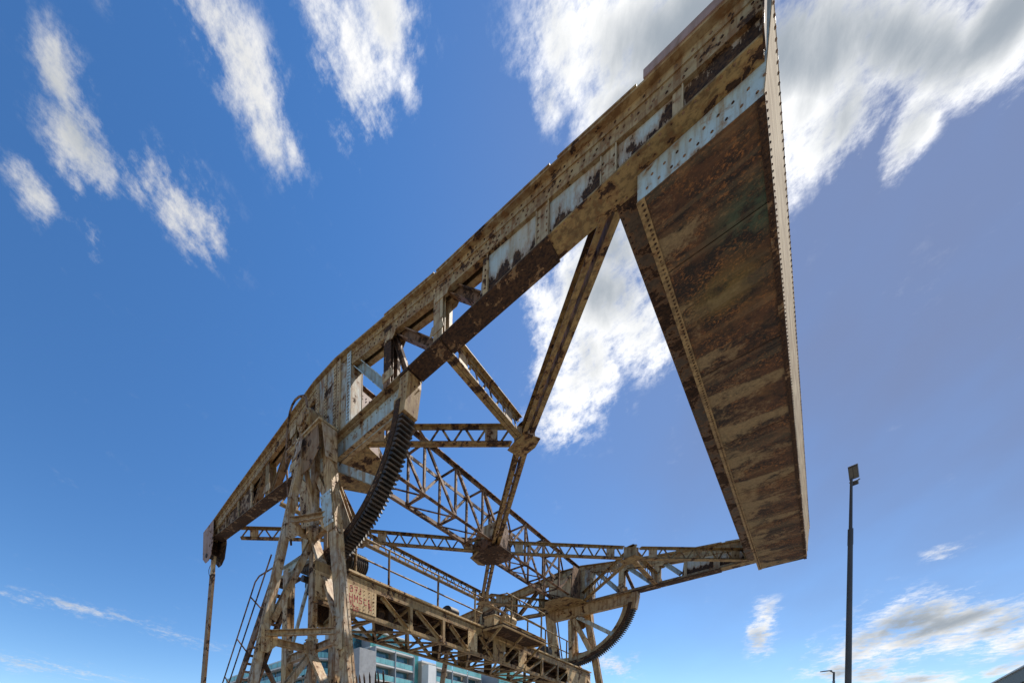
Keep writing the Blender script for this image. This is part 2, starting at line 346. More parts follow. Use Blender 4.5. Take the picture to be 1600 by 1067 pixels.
def ground_mat():
    m, nt, b = new_mat('worn_quay_concrete'); g = NG(nt); p = g.coord()
    c = g.mix(g.ramp(g.noise(p, 0.35, 6, 0.6), 0.35, 0.65), (0.34, 0.32, 0.285), (0.24, 0.225, 0.2))
    c = g.mix(g.math('MULTIPLY', g.ramp(g.noise(p, 6, 6, 0.7), 0.5, 0.7), 0.5), c, (0.15, 0.14, 0.125))
    g.L(c, b.inputs['Base Color']); b.inputs['Roughness'].default_value = 0.9
    g.bump(g.noise(p, 30, 5), 0.3, 0.01, b); return m
M['ground'] = ground_mat()

# ------------------------------------------------------------------ geometry helpers
def V(*a): return Vector(a)
ORG = {}

class MB:
    def __init__(s): s.v = []; s.f = []; s.sm = set()
    def add(s, vs, fs, smooth=False):
        k = len(s.v); s.v += [Vector(q) for q in vs]
        for f in fs:
            if smooth: s.sm.add(len(s.f))
            s.f.append([k + i for i in f])
        return s
    def cuboid(s, x0, x1, y0, y1, z0, z1):
        if x0 > x1: x0, x1 = x1, x0
        if y0 > y1: y0, y1 = y1, y0
        if z0 > z1: z0, z1 = z1, z0
        return s.add([(x0, y0, z0), (x1, y0, z0), (x1, y1, z0), (x0, y1, z0), (x0, y0, z1), (x1, y0, z1), (x1, y1, z1), (x0, y1, z1)],
                     [(0, 3, 2, 1), (4, 5, 6, 7), (0, 1, 5, 4), (1, 2, 6, 5), (2, 3, 7, 6), (3, 0, 4, 7)])
    def prism(s, prof, a, b, up=(0, 0, 1)):
        """profile [(side, up)] swept straight from a to b"""
        a = Vector(a); b = Vector(b); t = (b - a).normalized(); up = Vector(up)
        if abs(t.dot(up)) > 0.98: up = Vector((1, 0, 0)) if abs(t.x) < 0.9 else Vector((0, 1, 0))
        sd = t.cross(up).normalized(); u = sd.cross(t).normalized(); n = len(prof)
        vs = [a + sd * p + u * q for p, q in prof] + [b + sd * p + u * q for p, q in prof]
        fs = [(i, (i + 1) % n, n + (i + 1) % n, n + i) for i in range(n)] + [tuple(range(n - 1, -1, -1)), tuple(range(n, 2 * n))]
        return s.add(vs, fs)
    def bar(s, a, b, w, h, up=(0, 0, 1)):
        return s.prism([(-w / 2, -h / 2), (w / 2, -h / 2), (w / 2, h / 2), (-w / 2, h / 2)], a, b, up)
    def ibar(s, a, b, w, h, t=0.02, up=(0, 0, 1)):
        W = w / 2; Hh = h / 2; c = t / 2
        return s.prism([(-W, -Hh), (W, -Hh), (W, -Hh + t), (c, -Hh + t), (c, Hh - t), (W, Hh - t), (W, Hh), (-W, Hh), (-W, Hh - t), (-c, Hh - t), (-c, -Hh + t), (-W, -Hh + t)], a, b, up)
    def cbar(s, a, b, w, h, t=0.018, up=(0, 0, 1)):
        W = w / 2; Hh = h / 2
        return s.prism([(-W, -Hh), (W, -Hh), (W, -Hh + t), (-W + t, -Hh + t), (-W + t, Hh - t), (W, Hh - t), (W, Hh), (-W, Hh)], a, b, up)
    def lbar(s, a, b, w, h, t=0.014, up=(0, 0, 1), fx=1, fy=1):
        pr = [(0, 0), (fx * w, 0), (fx * w, fy * t), (fx * t, fy * t), (fx * t, fy * h), (0, fy * h)]
        if fx * fy < 0: pr = pr[::-1]
        return s.prism(pr, a, b, up)
    def plate(s, pts, th):
        """flat polygon with thickness along vector th"""
        n = len(pts); th = Vector(th); vs = [Vector(p) for p in pts]; vs += [p + th for p in vs]
        fs = [tuple(range(n)), tuple(range(2 * n - 1, n - 1, -1))] + [(i, i + n, (i + 1) % n + n, (i + 1) % n) for i in range(n)]
        return s.add(vs, fs)
    def sweep(s, prof, path):
        """profile [(y, z)] carried along a path [(x, z)]"""
        n = len(prof); vs = [(x, p, z + q) for x, z in path for p, q in prof]; fs = []
        for k in range(len(path) - 1):
            for i in range(n):
                j = (i + 1) % n; fs.append((k * n + i, k * n + j, (k + 1) * n + j, (k + 1) * n + i))
        e = (len(path) - 1) * n
        fs += [tuple(range(n)), tuple(range(e + n - 1, e - 1, -1))]
        return s.add(vs, fs)
    def cyl(s, a, b, r, n=12, r2=None):
        a = Vector(a); b = Vector(b); t = (b - a).normalized(); u = t.orthogonal().normalized(); w = t.cross(u); r2 = r if r2 is None else r2
        vs = []
        for c, q in ((a, r), (b, r2)):
            for i in range(n):
                an = 2 * math.pi * i / n; vs.append(c + (u * math.cos(an) + w * math.sin(an)) * q)
        s.add(vs, [(i, (i + 1) % n, n + (i + 1) % n, n + i) for i in range(n)], True)
        return s.add(vs, [tuple(range(n - 1, -1, -1)), tuple(range(n, 2 * n))])
    def tube(s, pts, r, n=7):
        pts = [Vector(p) for p in pts]; vs = []; u = None
        for i, p in enumerate(pts):
            t = (pts[min(i + 1, len(pts) - 1)] - pts[max(i - 1, 0)]).normalized()
            u = t.orthogonal().normalized() if u is None else (u - t * u.dot(t)).normalized()
            w = t.cross(u)
            vs += [p + (u * math.cos(6.2832 * k / n) + w * math.sin(6.2832 * k / n)) * r for k in range(n)]
        fs = [(i * n + k, i * n + (k + 1) % n, (i + 1) * n + (k + 1) % n, (i + 1) * n + k) for i in range(len(pts) - 1) for k in range(n)]
        s.add(vs, fs, True); e = (len(pts) - 1) * n
        return s.add(vs, [tuple(range(n - 1, -1, -1)), tuple(range(e, e + n))])
    def rivets(s, pts, nrm, r=0.017, h=None):
        nrm = Vector(nrm).normalized(); u = nrm.orthogonal().normalized(); w = nrm.cross(u); h = h or r * 0.75
        for p in pts:
            p = Vector(p); vs = []
            for q, z in ((1.0, -0.004), (0.72, h * 0.7)):
                for i in range(6):
                    an = i * math.pi / 3; vs.append(p + (u * math.cos(an) + w * math.sin(an)) * r * q + nrm * z)
            vs.append(p + nrm * h)
            fs = [(i, (i + 1) % 6, 6 + (i + 1) % 6, 6 + i) for i in range(6)] + [(6 + i, 6 + (i + 1) % 6, 12) for i in range(6)]
            s.add(vs, fs, True)
        return s
    def make(s, name, mat, parent=None, z=H, **props):
        """link as one object; coordinates are world x, y with z measured from the beams' lower edge (z=0 gives plain world z)"""
        o0 = ORG.get(parent.name, V(0, 0, 0)) if parent else props.pop('origin', V(0, 0, 0))
        me = bpy.data.meshes.new(name)
        off = V(0, 0, z) - o0
        me.from_pydata([p + off for p in s.v], [], s.f); me.materials.append(M[mat] if isinstance(mat, str) else mat)
        me.validate(); 
        import bmesh
        bm = bmesh.new(); bm.from_mesh(me); bmesh.ops.recalc_face_normals(bm, faces=bm.faces); bm.to_mesh(me); bm.free()
        if s.sm and len(me.polygons) == len(s.f):
            me.polygons.foreach_set('use_smooth', [i in s.sm for i in range(len(me.polygons))])
        o = bpy.data.objects.new(name, me); COL.objects.link(o)
        if parent: o.parent = parent; ORG[o.name] = o0
        else: o.location = o0; ORG[o.name] = o0
        for k, v in props.items(): o[k] = v
        return o

def thing(name, label, cat, loc, group=None):
    o = bpy.data.objects.new(name, None); COL.objects.link(o); o.location = loc; o.empty_display_size = 0.3
    o['label'] = label; o['category'] = cat
    if group: o['group'] = group
    ORG[o.name] = Vector(loc); return o

_unit = {}
def unit_bar(w, h, mat, key):
    k = (w, h, mat, key)
    if k not in _unit:
        b = MB().bar((-0.5, 0, 0), (0.5, 0, 0), w, h); me = bpy.data.meshes.new(key)
        me.from_pydata(b.v, [], b.f); me.materials.append(M[mat]); _unit[k] = me
    return _unit[k]
def put_bar(name, a, b, w, h, mat, parent, up=(0, 0, 1)):
    """a bar as an object of its own that shares the unit bar mesh; w across, h along up"""
    a = Vector(a); b = Vector(b); t = b - a; ln = t.length; t.normalize(); up = Vector(up)
    if abs(t.dot(up)) > 0.98: up = V(1, 0, 0)
    sd = up.cross(t).normalized(); u = t.cross(sd)
    o = bpy.data.objects.new(name, unit_bar(w, h, mat, name)); COL.objects.link(o); o.parent = parent
    c = (a + b) / 2 + V(0, 0, H) - ORG[parent.name]
    o.matrix_local = Matrix(((t.x * ln, sd.x, u.x, c.x), (t.y * ln, sd.y, u.y, c.y), (t.z * ln, sd.z, u.z, c.z), (0, 0, 0, 1)))
    return o
def lerp(a, b, t): return Vector(a) * (1 - t) + Vector(b) * t
def interp(path, x):
    for (xa, za), (xb, zb) in zip(path, path[1:]):
        if xa <= x <= xb: return za + (zb - za) * (x - xa) / (xb - xa)
    return path[0][1] if x < path[0][0] else path[-1][1]
def frange(a, b, st):
    n = max(1, int(round((b - a) / st))); return [a + (b - a) * i / n for i in range(n + 1)]

# ------------------------------------------------------------------ the ground
gr = MB().add([(-1500, -1500, 0), (1500, -1500, 0), (1500, 1500, 0), (-1500, 1500, 0)], [(0, 1, 2, 3)])
gr.make('ground', 'ground', None, 0, kind='structure')

# ------------------------------------------------------------------ the balance frame (all that rocks on the two towers)
PX, PZ = -0.97, -0.12            # the pivot axis
YL, YR = -0.04, 14.20            # middle of each beam
MID = (YL + YR) / 2
BAL = thing('balance_frame', 'huge rust stained overhead drawbridge balance frame with riveted counterweight, twin beams and gear segments', 'bridge frame', (PX, MID, 0))

TOP = [(-7.75, .90), (-6.0, 1.15), (-1.25, 1.74), (-.45, 1.70), (2.4, 1.11), (4.25, .87), (5.3, .70), (6.30, .62)]
BOT = [(-7.3, .45), (-2.3, 0.0), (6.30, 0.0)]
ztop = lambda x: interp(TOP, x)
zbot = lambda x: interp(BOT, x)

def balance_beam(yc, s):
    """s = -1 for the near beam, +1 for the far one; o measures outward from the beam's middle"""
    Y = lambda o: yc + s * o
    b = MB()
    pr = lambda q: [(Y(o), z) for o, z in q]
    # bottom chord: wide flange plate, two upright webs with small angles
    for o in (-.11, .11):
        b.sweep(pr([(o - .01, .0205), (o + .01, .0205), (o + .01, .12), (o - .01, .12)]), BOT)
        b.sweep(pr([(o + .0125, .0205), (o + .08, .0205), (o + .08, .035), (o + .0125, .035)]), BOT)
        b.sweep(pr([(o - .0125, .0205), (o - .08, .0205), (o - .08, .035), (o - .0125, .035)]), BOT)
    # top chord: cap plate, two webs, angles along their upper and lower edges
    b.sweep(pr([(-.25, 0), (.25, 0), (.25, .028), (-.25, .028)]), TOP)
    for o, k in ((.13, 1), (-.13, -1)):
        b.sweep(pr([(o - .01, -.30), (o + .01, -.30), (o + .01, -.0025), (o - .01, -.0025)]), TOP)
        for z0, z1 in ((-.10, -.0025), (-.30, -.225)):
            b.sweep(pr([(o + k * .0125, z0), (o + k * .028, z0), (o + k * .028, z1), (o + k * .0125, z1)]), TOP)
        b.sweep(pr([(o - k * .0125, -.30), (o - k * .09, -.30), (o - k * .09, -.282), (o - k * .0125, -.282)]), TOP)
        pass
    beam = b.make('balance_beam', 'chord', BAL)
    for pth, mt in (([(-7.3, .45), (-2.3, 0.0), (-1.9, 0.0)], 'under'), ([(-1.895, 0), (1.45, 0)], 'chord'), ([(1.455, 0), (6.30, 0)], 'yellow')):
        b = MB(); b.sweep(pr([(-.20, 0), (.20, 0), (.20, .018), (-.20, .018)]), pth); b.make('flange_plate', mt, beam)
    # cover plates on the chords
    for x0, x1, dz in ((2.42, 4.22, .02), (1.72, 2.405, .03), (1.50, 1.70, .045)):
        MB().cuboid(x0, x1, Y(-.215), Y(.215), -.003 - dz, -.003).make('cover_plate', 'under', beam)
    for x0, x1 in ((2.35, 4.25), (1.1, 2.3), (4.35, 5.25)):
        b = MB(); b.sweep(pr([(-.262, .031), (.262, .031), (.262, .052), (-.262, .052)]), [(x0, ztop(x0)), (x1, ztop(x1))]); b.make('cover_plate', 'chord', beam)
    b = MB(); b.sweep(pr([(.13, .031), (.27, .031), (.27, .13), (.13, .13)]), [(5.32, .695), (6.30, .615)]); b.make('edge_angle', 'pink', beam)
    # posts
    for x in (1.10, 2.32):
        z0 = zbot(x) + .03; z1 = ztop(x) - .012
        q = MB()
        for o in (-.1, .1):
            q.cbar((x, Y(o), z0), (x, Y(o), z1), .19, .09, .016, up=(0, s * (1 if o > 0 else -1), 0))
        q.cuboid(x - .012, x + .012, Y(-.09), Y(.09), z0, z1)
        q.make('post', 'brown' if x < 2 and s < 0 else 'cream', beam)
    for x in (-2.25, -3.62):
        z0 = zbot(x) + .04; z1 = ztop(x) - .012
        MB().ibar((x, yc, z0), (x, yc, z1), .20, .25, .016, up=(0, 1, 0)).make('post', 'yellow', beam)
    # diagonals
    for a, c, w, h, mt in (((-.02, 1.50), (1.0, .20), .22, .17, 'blue'), ((1.18, 1.24), (2.2, .12), .17, .14, 'brown' if s < 0 else 'blue'), ((2.42, .98), (3.08, .22), .18, .14, 'brown' if s < 0 else 'blue'),
                           ((1.14, 1.2), (1.52, .12), .10, .10, 'brown'), ((-3.45, .22), (-2.42, 1.26), .20, .13, 'rustbar'), ((-4.5, .3), (-3.76, 1.18), .20, .13, 'rustbar'),
                           ((-2.1, .12), (-1.33, 1.5), .20, .13, 'rustbar')):
        q = MB(); q.ibar((a[0], yc, a[1]), (c[0], yc, c[1]), w, h, .016, up=(0, 0, 1)); q.make('diagonal', mt, beam)
    # gussets
    for o in (.145, -.145):
        for pts in ([(1.0, .2), (1.28, .2), (1.24, .36), (.98, .40)], [(2.14, .2), (2.46, .2), (2.42, .33), (2.2, .36)], [(1.0, 1.18), (1.38, 1.1), (1.24, .93), (1.04, .98)],
                    [(2.25, .94), (2.62, .86), (2.5, .72), (2.26, .74)], [(-2.4, .2), (-2.1, .2), (-2.1, .4), (-2.36, .4)], [(-3.8, .32), (-3.4, .28), (-3.42, .48), (-3.72, .5)], [(-2.42, 1.3), (-2.12, 1.32), (-2.16, 1.12), (-2.4, 1.1)]):
            MB().plate([(x, Y(o), z) for x, z in pts], (0, s * (.012 if o > 0 else -.012), 0)).make('gusset', 'cream', beam)
    # solid webs towards both ends with stiffeners
    for x0, x1, e0, mt in ((3.1, 6.29, .0, 'web'), (-7.25, -4.5, 0, 'webdark')):
        for o in (.095, -.095):
            sl = .14 if o < 0 else 0
            xs = [x0 - (sl if x0 > 0 else 0)] + [x for x, _ in TOP if x0 < x < x1] + [x1]
            low = [(x1, zbot(x1) + .03), (x0, zbot(x0) + .03)]
            up_ = [(x0 + (.1 if x0 > 0 else 0), ztop(x0) - .02)] + [(x, ztop(x) - .02) for x in xs[1:]]
            MB().plate([(x, Y(o), z) for x, z in up_ + low], (0, s * (-.014 if o > 0 else .014), 0)).make('web_plate', mt, beam)
    for x, w in ((3.22, .09), (4.11, .18), (4.93, .18), (5.62, .10), (-6.98, .09), (-6.35, .09), (-5.45, .10), (-4.58, .12)):
        for o in (.105, -.105):
            q = MB(); z0 = zbot(x) + .037; z1 = ztop(x) - .305
            k = .055 if o > 0 else -.055
            q.cuboid(x - w / 2, x + w / 2, Y(o), Y(o + k * .4), z0, z1)
            q.cuboid(x + w / 2 - .014, x + w / 2, Y(o + k * .41), Y(o + k * .8), z0, z1)
            if w > .12: q.cuboid(x - w / 2, x - w / 2 + .014, Y(o + k * .41), Y(o + k * .8), z0, z1)
            q.make('stiffener', 'cream', beam)
    # the deep box over the pivot
    q = MB(); q.plate([(-1.24, Y(.165), .03), (-.10, Y(.165), .03), (-.10, Y(.165), 1.40), (-.45, Y(.165), 1.675), (-1.24, Y(.165), 1.715)], (0, -s * .33, 0)); q.make('pivot_box', 'pale', beam)
    for x, w, t in ((-1.17, .12, .022), (-.86, .10, .014), (-.50, .09, .022), (-.36, .12, .030), (-.03, .13, .014)):
        z1 = min(ztop(x) - .03, 1.66)
        q = MB(); q.cuboid(x - w / 2, x + w / 2, Y(.1675), Y(.1675 + t), .05, z1); q.make('cover_strip', 'cream' if x != -.03 else 'blue', beam)
        q = MB(); q.cuboid(x - w / 2, x + w / 2, Y(-.1675), Y(-.1675 - t), .05, z1); q.make('cover_strip', 'cream', beam)
    MB().cuboid(-.098, .03, Y(-.15), Y(.15), .04, 1.44).make('corner_post', 'pale', beam)
    # rivets of this beam
    rv = MB(); N = V(0, s, 0); D = V(0, 0, -1)
    for x in frange(1.6, 6.2, .105):
        for o in (-.165, .165): rv.rivets([(x, Y(o), -.0 - (.023 if x > 2.42 and x < 4.22 else (.033 if 1.72 < x < 2.4 else .0)))], D, .016)
    for x in frange(-7.0, -2.4, .13):
        for o in (-.165, .165): rv.rivets([(x, Y(o), zbot(x))], D, .016)
    for x in frange(-7.4, 6.2, .15):
        if -1.35 < x < 0: continue
        z = ztop(x); rv.rivets([(x, Y(.158), z - .05), (x + .07, Y(.158), z - .262)], N, .0165)
        rv.rivets([(x + .02, Y(.14), z - .13), (x + .09, Y(.14), z - .19)], N, .0165)
        rv.rivets([(x, Y(-.158), z - .05), (x + .07, Y(-.158), z - .262)], -N, .0165)
    for x, dz in ((-1.20, .021), (-1.14, .021), (-.88, .013), (-.83, .013), (-.52, .021), (-.48, .021), (-.36, .029), (-.05, .013), (-.01, .013)):
        for z in frange(.12, min(ztop(x) - .1, 1.55), .075): rv.rivets([(x, Y(.168 + dz), z)], N, .016)
    for x in (3.22, 4.05, 4.17, 4.87, 4.99, -6.35, -5.45, -4.58):
        for z in frange(zbot(x) + .1, ztop(x) - .42, .10): rv.rivets([(x, Y(.128), z)], N, .016)
    rv.make('rivets', 'brown', beam, kind='stuff')
    MB().cuboid(6.302, 6.316, Y(.04) - .001, Y(.26), .0, .64).make('end_plate', 'under', beam)
    # hanger bracket at the tip
    for o in (.25, -.22):
        pts = [(-7.97, .90), (-7.08, .99), (-7.07, .31), (-7.21, -.15), (-7.45, -.30), (-7.72, -.30), (-7.97, -.08)]
        MB().plate([(x, Y(o), z) for x, z in pts], (0, s * (.02 if o > 0 else -.02), 0)).make('tip_cheek', 'pink' if o > 0 else 'under', beam)
    MB().cuboid(-7.93, -7.75, Y(-.21), Y(.24), .12, .86).make('tip_block', 'under', beam)
    MB().cyl((-7.6, Y(-.27), -.08), (-7.6, Y(.30), -.08), .075, 14).make('hanger_pin', 'gear', beam)
    return beam

def ring_pts(r, a): return PX + r * math.cos(R(a)), PZ + r * math.sin(R(a))
def segment(yc, s, beam):
    """toothed segment under a beam: web under the chord, rim, spokes, gear rack with separate teeth"""
    Y = lambda o: yc + s * o
    A0, A1 = -13.5, -109; WM = 'blue' if s < 0 else 'cream'
    q = MB()
    q.plate([(x, Y(.012), z) for x, z in ((-2.05, -.004), (1.50, -.004), (1.42, -.50), (-.25, -.46), (-1.75, -.46))], (0, -s * .024, 0))
    q.make('chord_web', WM, beam)
    for o, k in ((.014, 1), (-.014, -1)):
        q = MB(); q.cuboid(-1.70, 1.35, Y(o), Y(o + k * .10), -.475, -.455); q.cuboid(-1.9, 1.44, Y(o), Y(o + k * .09), -.018, -.004); q.make('web_angle', 'cream', beam)
    q = MB(); n = 26
    for ra, rb, o in ((2.16, 2.46, .02),):
        ang = [A0 + 12 + (A1 - A0 - 12) * i / n for i in range(n + 1)]
        vs = []; fs = []
        for a in ang:
            for r in (ra, rb):
                for oo in (o, -o):
                    x, z = ring_pts(r, a); vs.append((x, Y(oo), z))
        for i in range(n):
            k = i * 4; l = k + 4
            fs += [(k, l, l + 2, k + 2), (k + 1, k + 3, l + 3, l + 1), (k, k + 1, l + 1, l), (k + 2, l + 2, l + 3, k + 3)]
        fs += [(0, 2, 3, 1), (n * 4, n * 4 + 1, n * 4 + 3, n * 4 + 2)]
        q.add(vs, fs)
    q.make('rim_web', 'cream', beam)
    # rack body
    q = MB(); vs = []; fs = []; n = 40
    for i in range(n + 1):
        a = A0 + 3 + (A1 - A0 - 3) * i / n
        for r, o in ((2.465, .185), (2.465, -.185), (2.53, -.185), (2.53, .185)):
            x, z = ring_pts(r, a); vs.append((x, Y(o), z))
    for i in range(n):
        k = i * 4; l = k + 4
        for j in range(4): fs.append((k + j, k + (j + 1) % 4, l + (j + 1) % 4, l + j))
    fs += [(0, 1, 2, 3), (n * 4 + 3, n * 4 + 2, n * 4 + 1, n * 4)]
    q.add(vs, fs); rack = q.make('gear_rack', 'gear', BAL)
    # one tooth, then copies of it round the rim
    key = 'tooth%d' % s
    q = MB(); q.plate([(2.52, -.185, -.037), (2.52, -.185, .037), (2.63, -.185, .014), (2.63, -.185, -.014)], (0, .37, 0))
    me = bpy.data.meshes.new('tooth'); me.from_pydata([tuple(p) for p in q.v], [], q.f); me.materials.append(M['gear'])
    N = 54
    for i in range(N):
        a = A0 + (A1 - A0) * (i + .5) / N
        o = bpy.data.objects.new('tooth', me); COL.objects.link(o); o.parent = rack
        o.location = V(PX, yc, PZ + H) - ORG[BAL.name]; o.rotation_euler = (0, -R(a), 0)
        o.scale = (1, 1 + .004 * (i % 3), 1)
    # side flange on the rim, riveted; smooth end plate above the teeth
    for o, k in ((.188, 1), (-.188, -1)):
        q = MB(); vs = []; fs = []; n = 30
        for i in range(n + 1):
            a = A0 + 6 + (A1 - A0 - 6) * i / n
            for r in (2.38, 2.515):
                for oo in (o, o + k * .016):
                    x, z = ring_pts(r, a); vs.append((x, Y(oo), z))
        for i in range(n):
            kk = i * 4; l = kk + 4
            fs += [(kk, l, l + 2, kk + 2), (kk + 1, kk + 3, l + 3, l + 1), (kk, kk + 1, l + 1, l), (kk + 2, l + 2, l + 3, kk + 3)]
        fs += [(0, 2, 3, 1), (n * 4, n * 4 + 1, n * 4 + 3, n * 4 + 2)]
        q.add(vs, fs).make('rack_flange', 'under', rack)
    q = MB(); x0, z0 = ring_pts(2.56, A0)
    q.plate([(1.50, Y(-.19), -.052), (1.70, Y(-.19), -.052), (1.70, Y(-.19), -.2), (x0 + .1, Y(-.19), z0), (x0 - .14, Y(-.19), z0 - .02), (1.46, Y(-.19), -.3)], (0, s * .38, 0)); q.make('end_plate', 'chord', rack)
    # spokes
    for (xa, za), a, w, h, mt in (((-.62, -.50), -40, .16, .14, 'blue'), ((-.78, -.55), -66, .17, .14, 'cream'), ((-.95, -.55), -88, .14, .12, 'cream')):
        xb, zb = ring_pts(2.30, a); MB().ibar((xa, yc, za), (xb, yc, zb), w, h, .016, up=(0, 1, 0)).make('spoke', mt, beam)
    xb, zb = ring_pts(2.3, -106); q = MB(); q.plate([(-2.05, Y(.09), -.02), (-1.62, Y(.09), -.48), (xb + .25, Y(.09), zb), (xb - .2, Y(.09), zb + .05)], (0, -s * .18, 0)); q.make('spoke', 'cream', beam)
    q = MB()
    for x in frange(-1.8, 1.35, .13): q.rivets([(x, Y(.09), -.475)], V(0, 0, -1), .015); q.rivets([(x, Y(.0125), -.10), (x, Y(.0125), -.40)], V(0, s, 0), .015)
    for i in range(44):
        x, z = ring_pts(2.45, A0 + (A1 - A0) * i / 43); q.rivets([(x, Y(.205), z)], V(0, s, 0), .016); q.rivets([(x, Y(-.205), z)], V(0, -s, 0), .016)
    for x in (1.54, 1.62):
        for z in (-.1, -.2, -.3, -.4): q.rivets([(x, Y(.191), z)], V(0, s, 0), .017)
    for o in (-.12, 0, .12):
        for z in (-.10, -.24): q.rivets([(1.701, Y(o), z)], V(1, 0, -.15), .017)
    q.make('rivets', 'brown', beam, kind='stuff')

for yc, s in ((YL, -1), (YR, 1)):
    bm_ = balance_beam(yc, s); segment(yc, s, bm_)

# counterweight --------------------------------------------------------------
CY0, CY1 = 0.0, 14.16
q = MB(); q.plate([(5.205, CY0 + .012, -.315), (6.285, CY0 + .012, -.315), (6.335, CY0 + .012, .66), (5.205, CY0 + .012, .66)], (0, CY1 - CY0 - .024, 0)); cw = q.make('counterweight', 'under', BAL)
# bottom: six plates side by side, each a little buckled
edges = [CY0 + (CY1 - CY0) * k / 12 for k in range(13)]
for k in range(12):
    y0, y1 = edges[k] + .003, edges[k + 1] - .003; nx, ny = 8, 8; vs = []; fs = []
    for j in range(ny + 1):
        for i in range(nx + 1):
            x = 5.20 + 1.095 * i / nx; y = y0 + (y1 - y0) * j / ny
            e = min(i, nx - i, 2) / 2
            vs.append((x, y, -.338 - .012 * e * (noise.noise(V(x * 1.3, y * 2.2, 3)) + .6 * math.sin(y * 5.1)) - (.006 if k % 2 else 0)))
    w_ = nx + 1
    for j in range(ny):
        for i in range(nx): fs.append((j * w_ + i, (j + 1) * w_ + i, (j + 1) * w_ + i + 1, j * w_ + i + 1))
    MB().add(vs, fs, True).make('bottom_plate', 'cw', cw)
for y, mt, d in ((CY0, 'blue', .010), (CY1, 'blue', -.010)):
    MB().plate([(5.20, y, -.335), (6.295, y, -.335), (6.345, y, .66), (5.20, y, .66)], (0, d, 0)).make('side_plate', mt, cw)
for k in range(6):
    y0, y1 = edges[2 * k] + .002, edges[2 * k + 2] - .002
    MB().plate([(6.302, y0, -.335), (6.302, y1, -.335), (6.352, y1, .66), (6.352, y0, .66)], (-.014, 0, 0)).make('rear_plate', 'rear', cw)
MB().cuboid(6.245, 6.308, CY0 - .008, CY1 + .008, -.362, -.346).make('edge_angle', 'under', cw)
MB().cuboid(5.192, 5.275, CY0 - .012, CY1 + .012, -.356, -.346).make('edge_angle', 'edge', cw)
MB().cuboid(5.15, 6.356, CY0 - .01, CY1 + .01, .663, .69).make('top_plate', 'under', cw)
q = MB(); q.cuboid(4.93, 5.199, .17, 13.99, .004, .03); q.cuboid(5.05, 5.075, .17, 13.99, .033, .62); q.cuboid(4.97, 5.15, .17, 13.99, .60 + .023, .65); q.make('cross_girder', 'dark', cw)
for y in frange(1.2, 13.0, 1.48): MB().cuboid(4.95, 5.048, y - .01, y + .01, .034, .62).make('stiffener', 'under', cw)
rv = MB()
for y in frange(.06, 14.1, .072): rv.rivets([(5.245, y, -.356)], V(0, 0, -1), .017)
for y in frange(.06, 14.1, .085): rv.rivets([(6.27, y, -.362)], V(0, 0, -1), .017)
for y in frange(.06, 14.1, .095): rv.rivets([(4.955, y, .004)], V(-.3, 0, -1), .014)
rv.make('rivets', 'under', cw, kind='stuff')
rv = MB()
for y in frange(.05, 14.1, .085): rv.rivets([(6.305, y, -.29)], V(1, 0, 0), .016, .014); 
for y in frange(.05, 14.1, .11): rv.rivets([(6.350, y, .60)], V(1, 0, 0), .017, .015)
for x in frange(5.3, 6.25, .12): rv.rivets([(x, CY0 - .001, -.26), (x + .05, CY0 - .001, -.14)], V(0, -1, 0), .016)
rv.make('rivets', 'brown', cw, kind='stuff')

# cross truss on the pivot axis ----------------------------------------------
XA, XB, ZA, ZC = -.60, -1.20, 1.72, .16
q = MB()
for x, z, fx, fz in ((XA, ZA, -1, -1), (XB, ZA, 1, -1), (XA, ZC, -1, 1), (XB, ZC, 1, 1)):
    q.lbar((x, .14, z), (x, 14.02, z), .10, .10, .016, fx=-fx, fy=fz)
ct = q.make('cross_truss', 'brown', BAL)
PY = [.2, 1.6, 3.1, 4.6, 6.1, 7.55, 9.05, 10.55, 12.05, 13.95]
for i, y in enumerate(PY):
    if 0 < i < len(PY) - 1:
        for x in (XA, XB): put_bar('post', (x, y, ZC), (x, y, ZA), .07, .06, 'brown', ct)
        put_bar('tie', (XA, y, ZA - .03), (XB, y, ZA - .03), .06, .05, 'brown', ct); put_bar('tie', (XA, y, ZC + .03), (XB, y, ZC + .03), .06, .05, 'brown', ct)
    if i < len(PY) - 1:
        y2 = PY[i + 1]; f = (y + y2) / 2 < MID
        a, b = ((y, ZA), (y2, ZC)) if f else ((y, ZC), (y2, ZA))
        put_bar('diagonal', (XA + .02, a[0], a[1]), (XA + .02, b[0], b[1]), .05, .08, 'brown', ct)
        a, b = ((y, ZC), (y2, ZA)) if f else ((y, ZA), (y2, ZC))
        put_bar('diagonal', (XB - .02, a[0], a[1]), (XB - .02, b[0], b[1]), .05, .08, 'brown', ct)
        put_bar('lacing_bar', (XA, y, ZA - .01), (XB, y2, ZA - .01), .06, .012, 'brown', ct)
        put_bar('lacing_bar', (XB, y, ZC + .012), (XA, y2, ZC + .012), .06, .012, 'brown', ct)
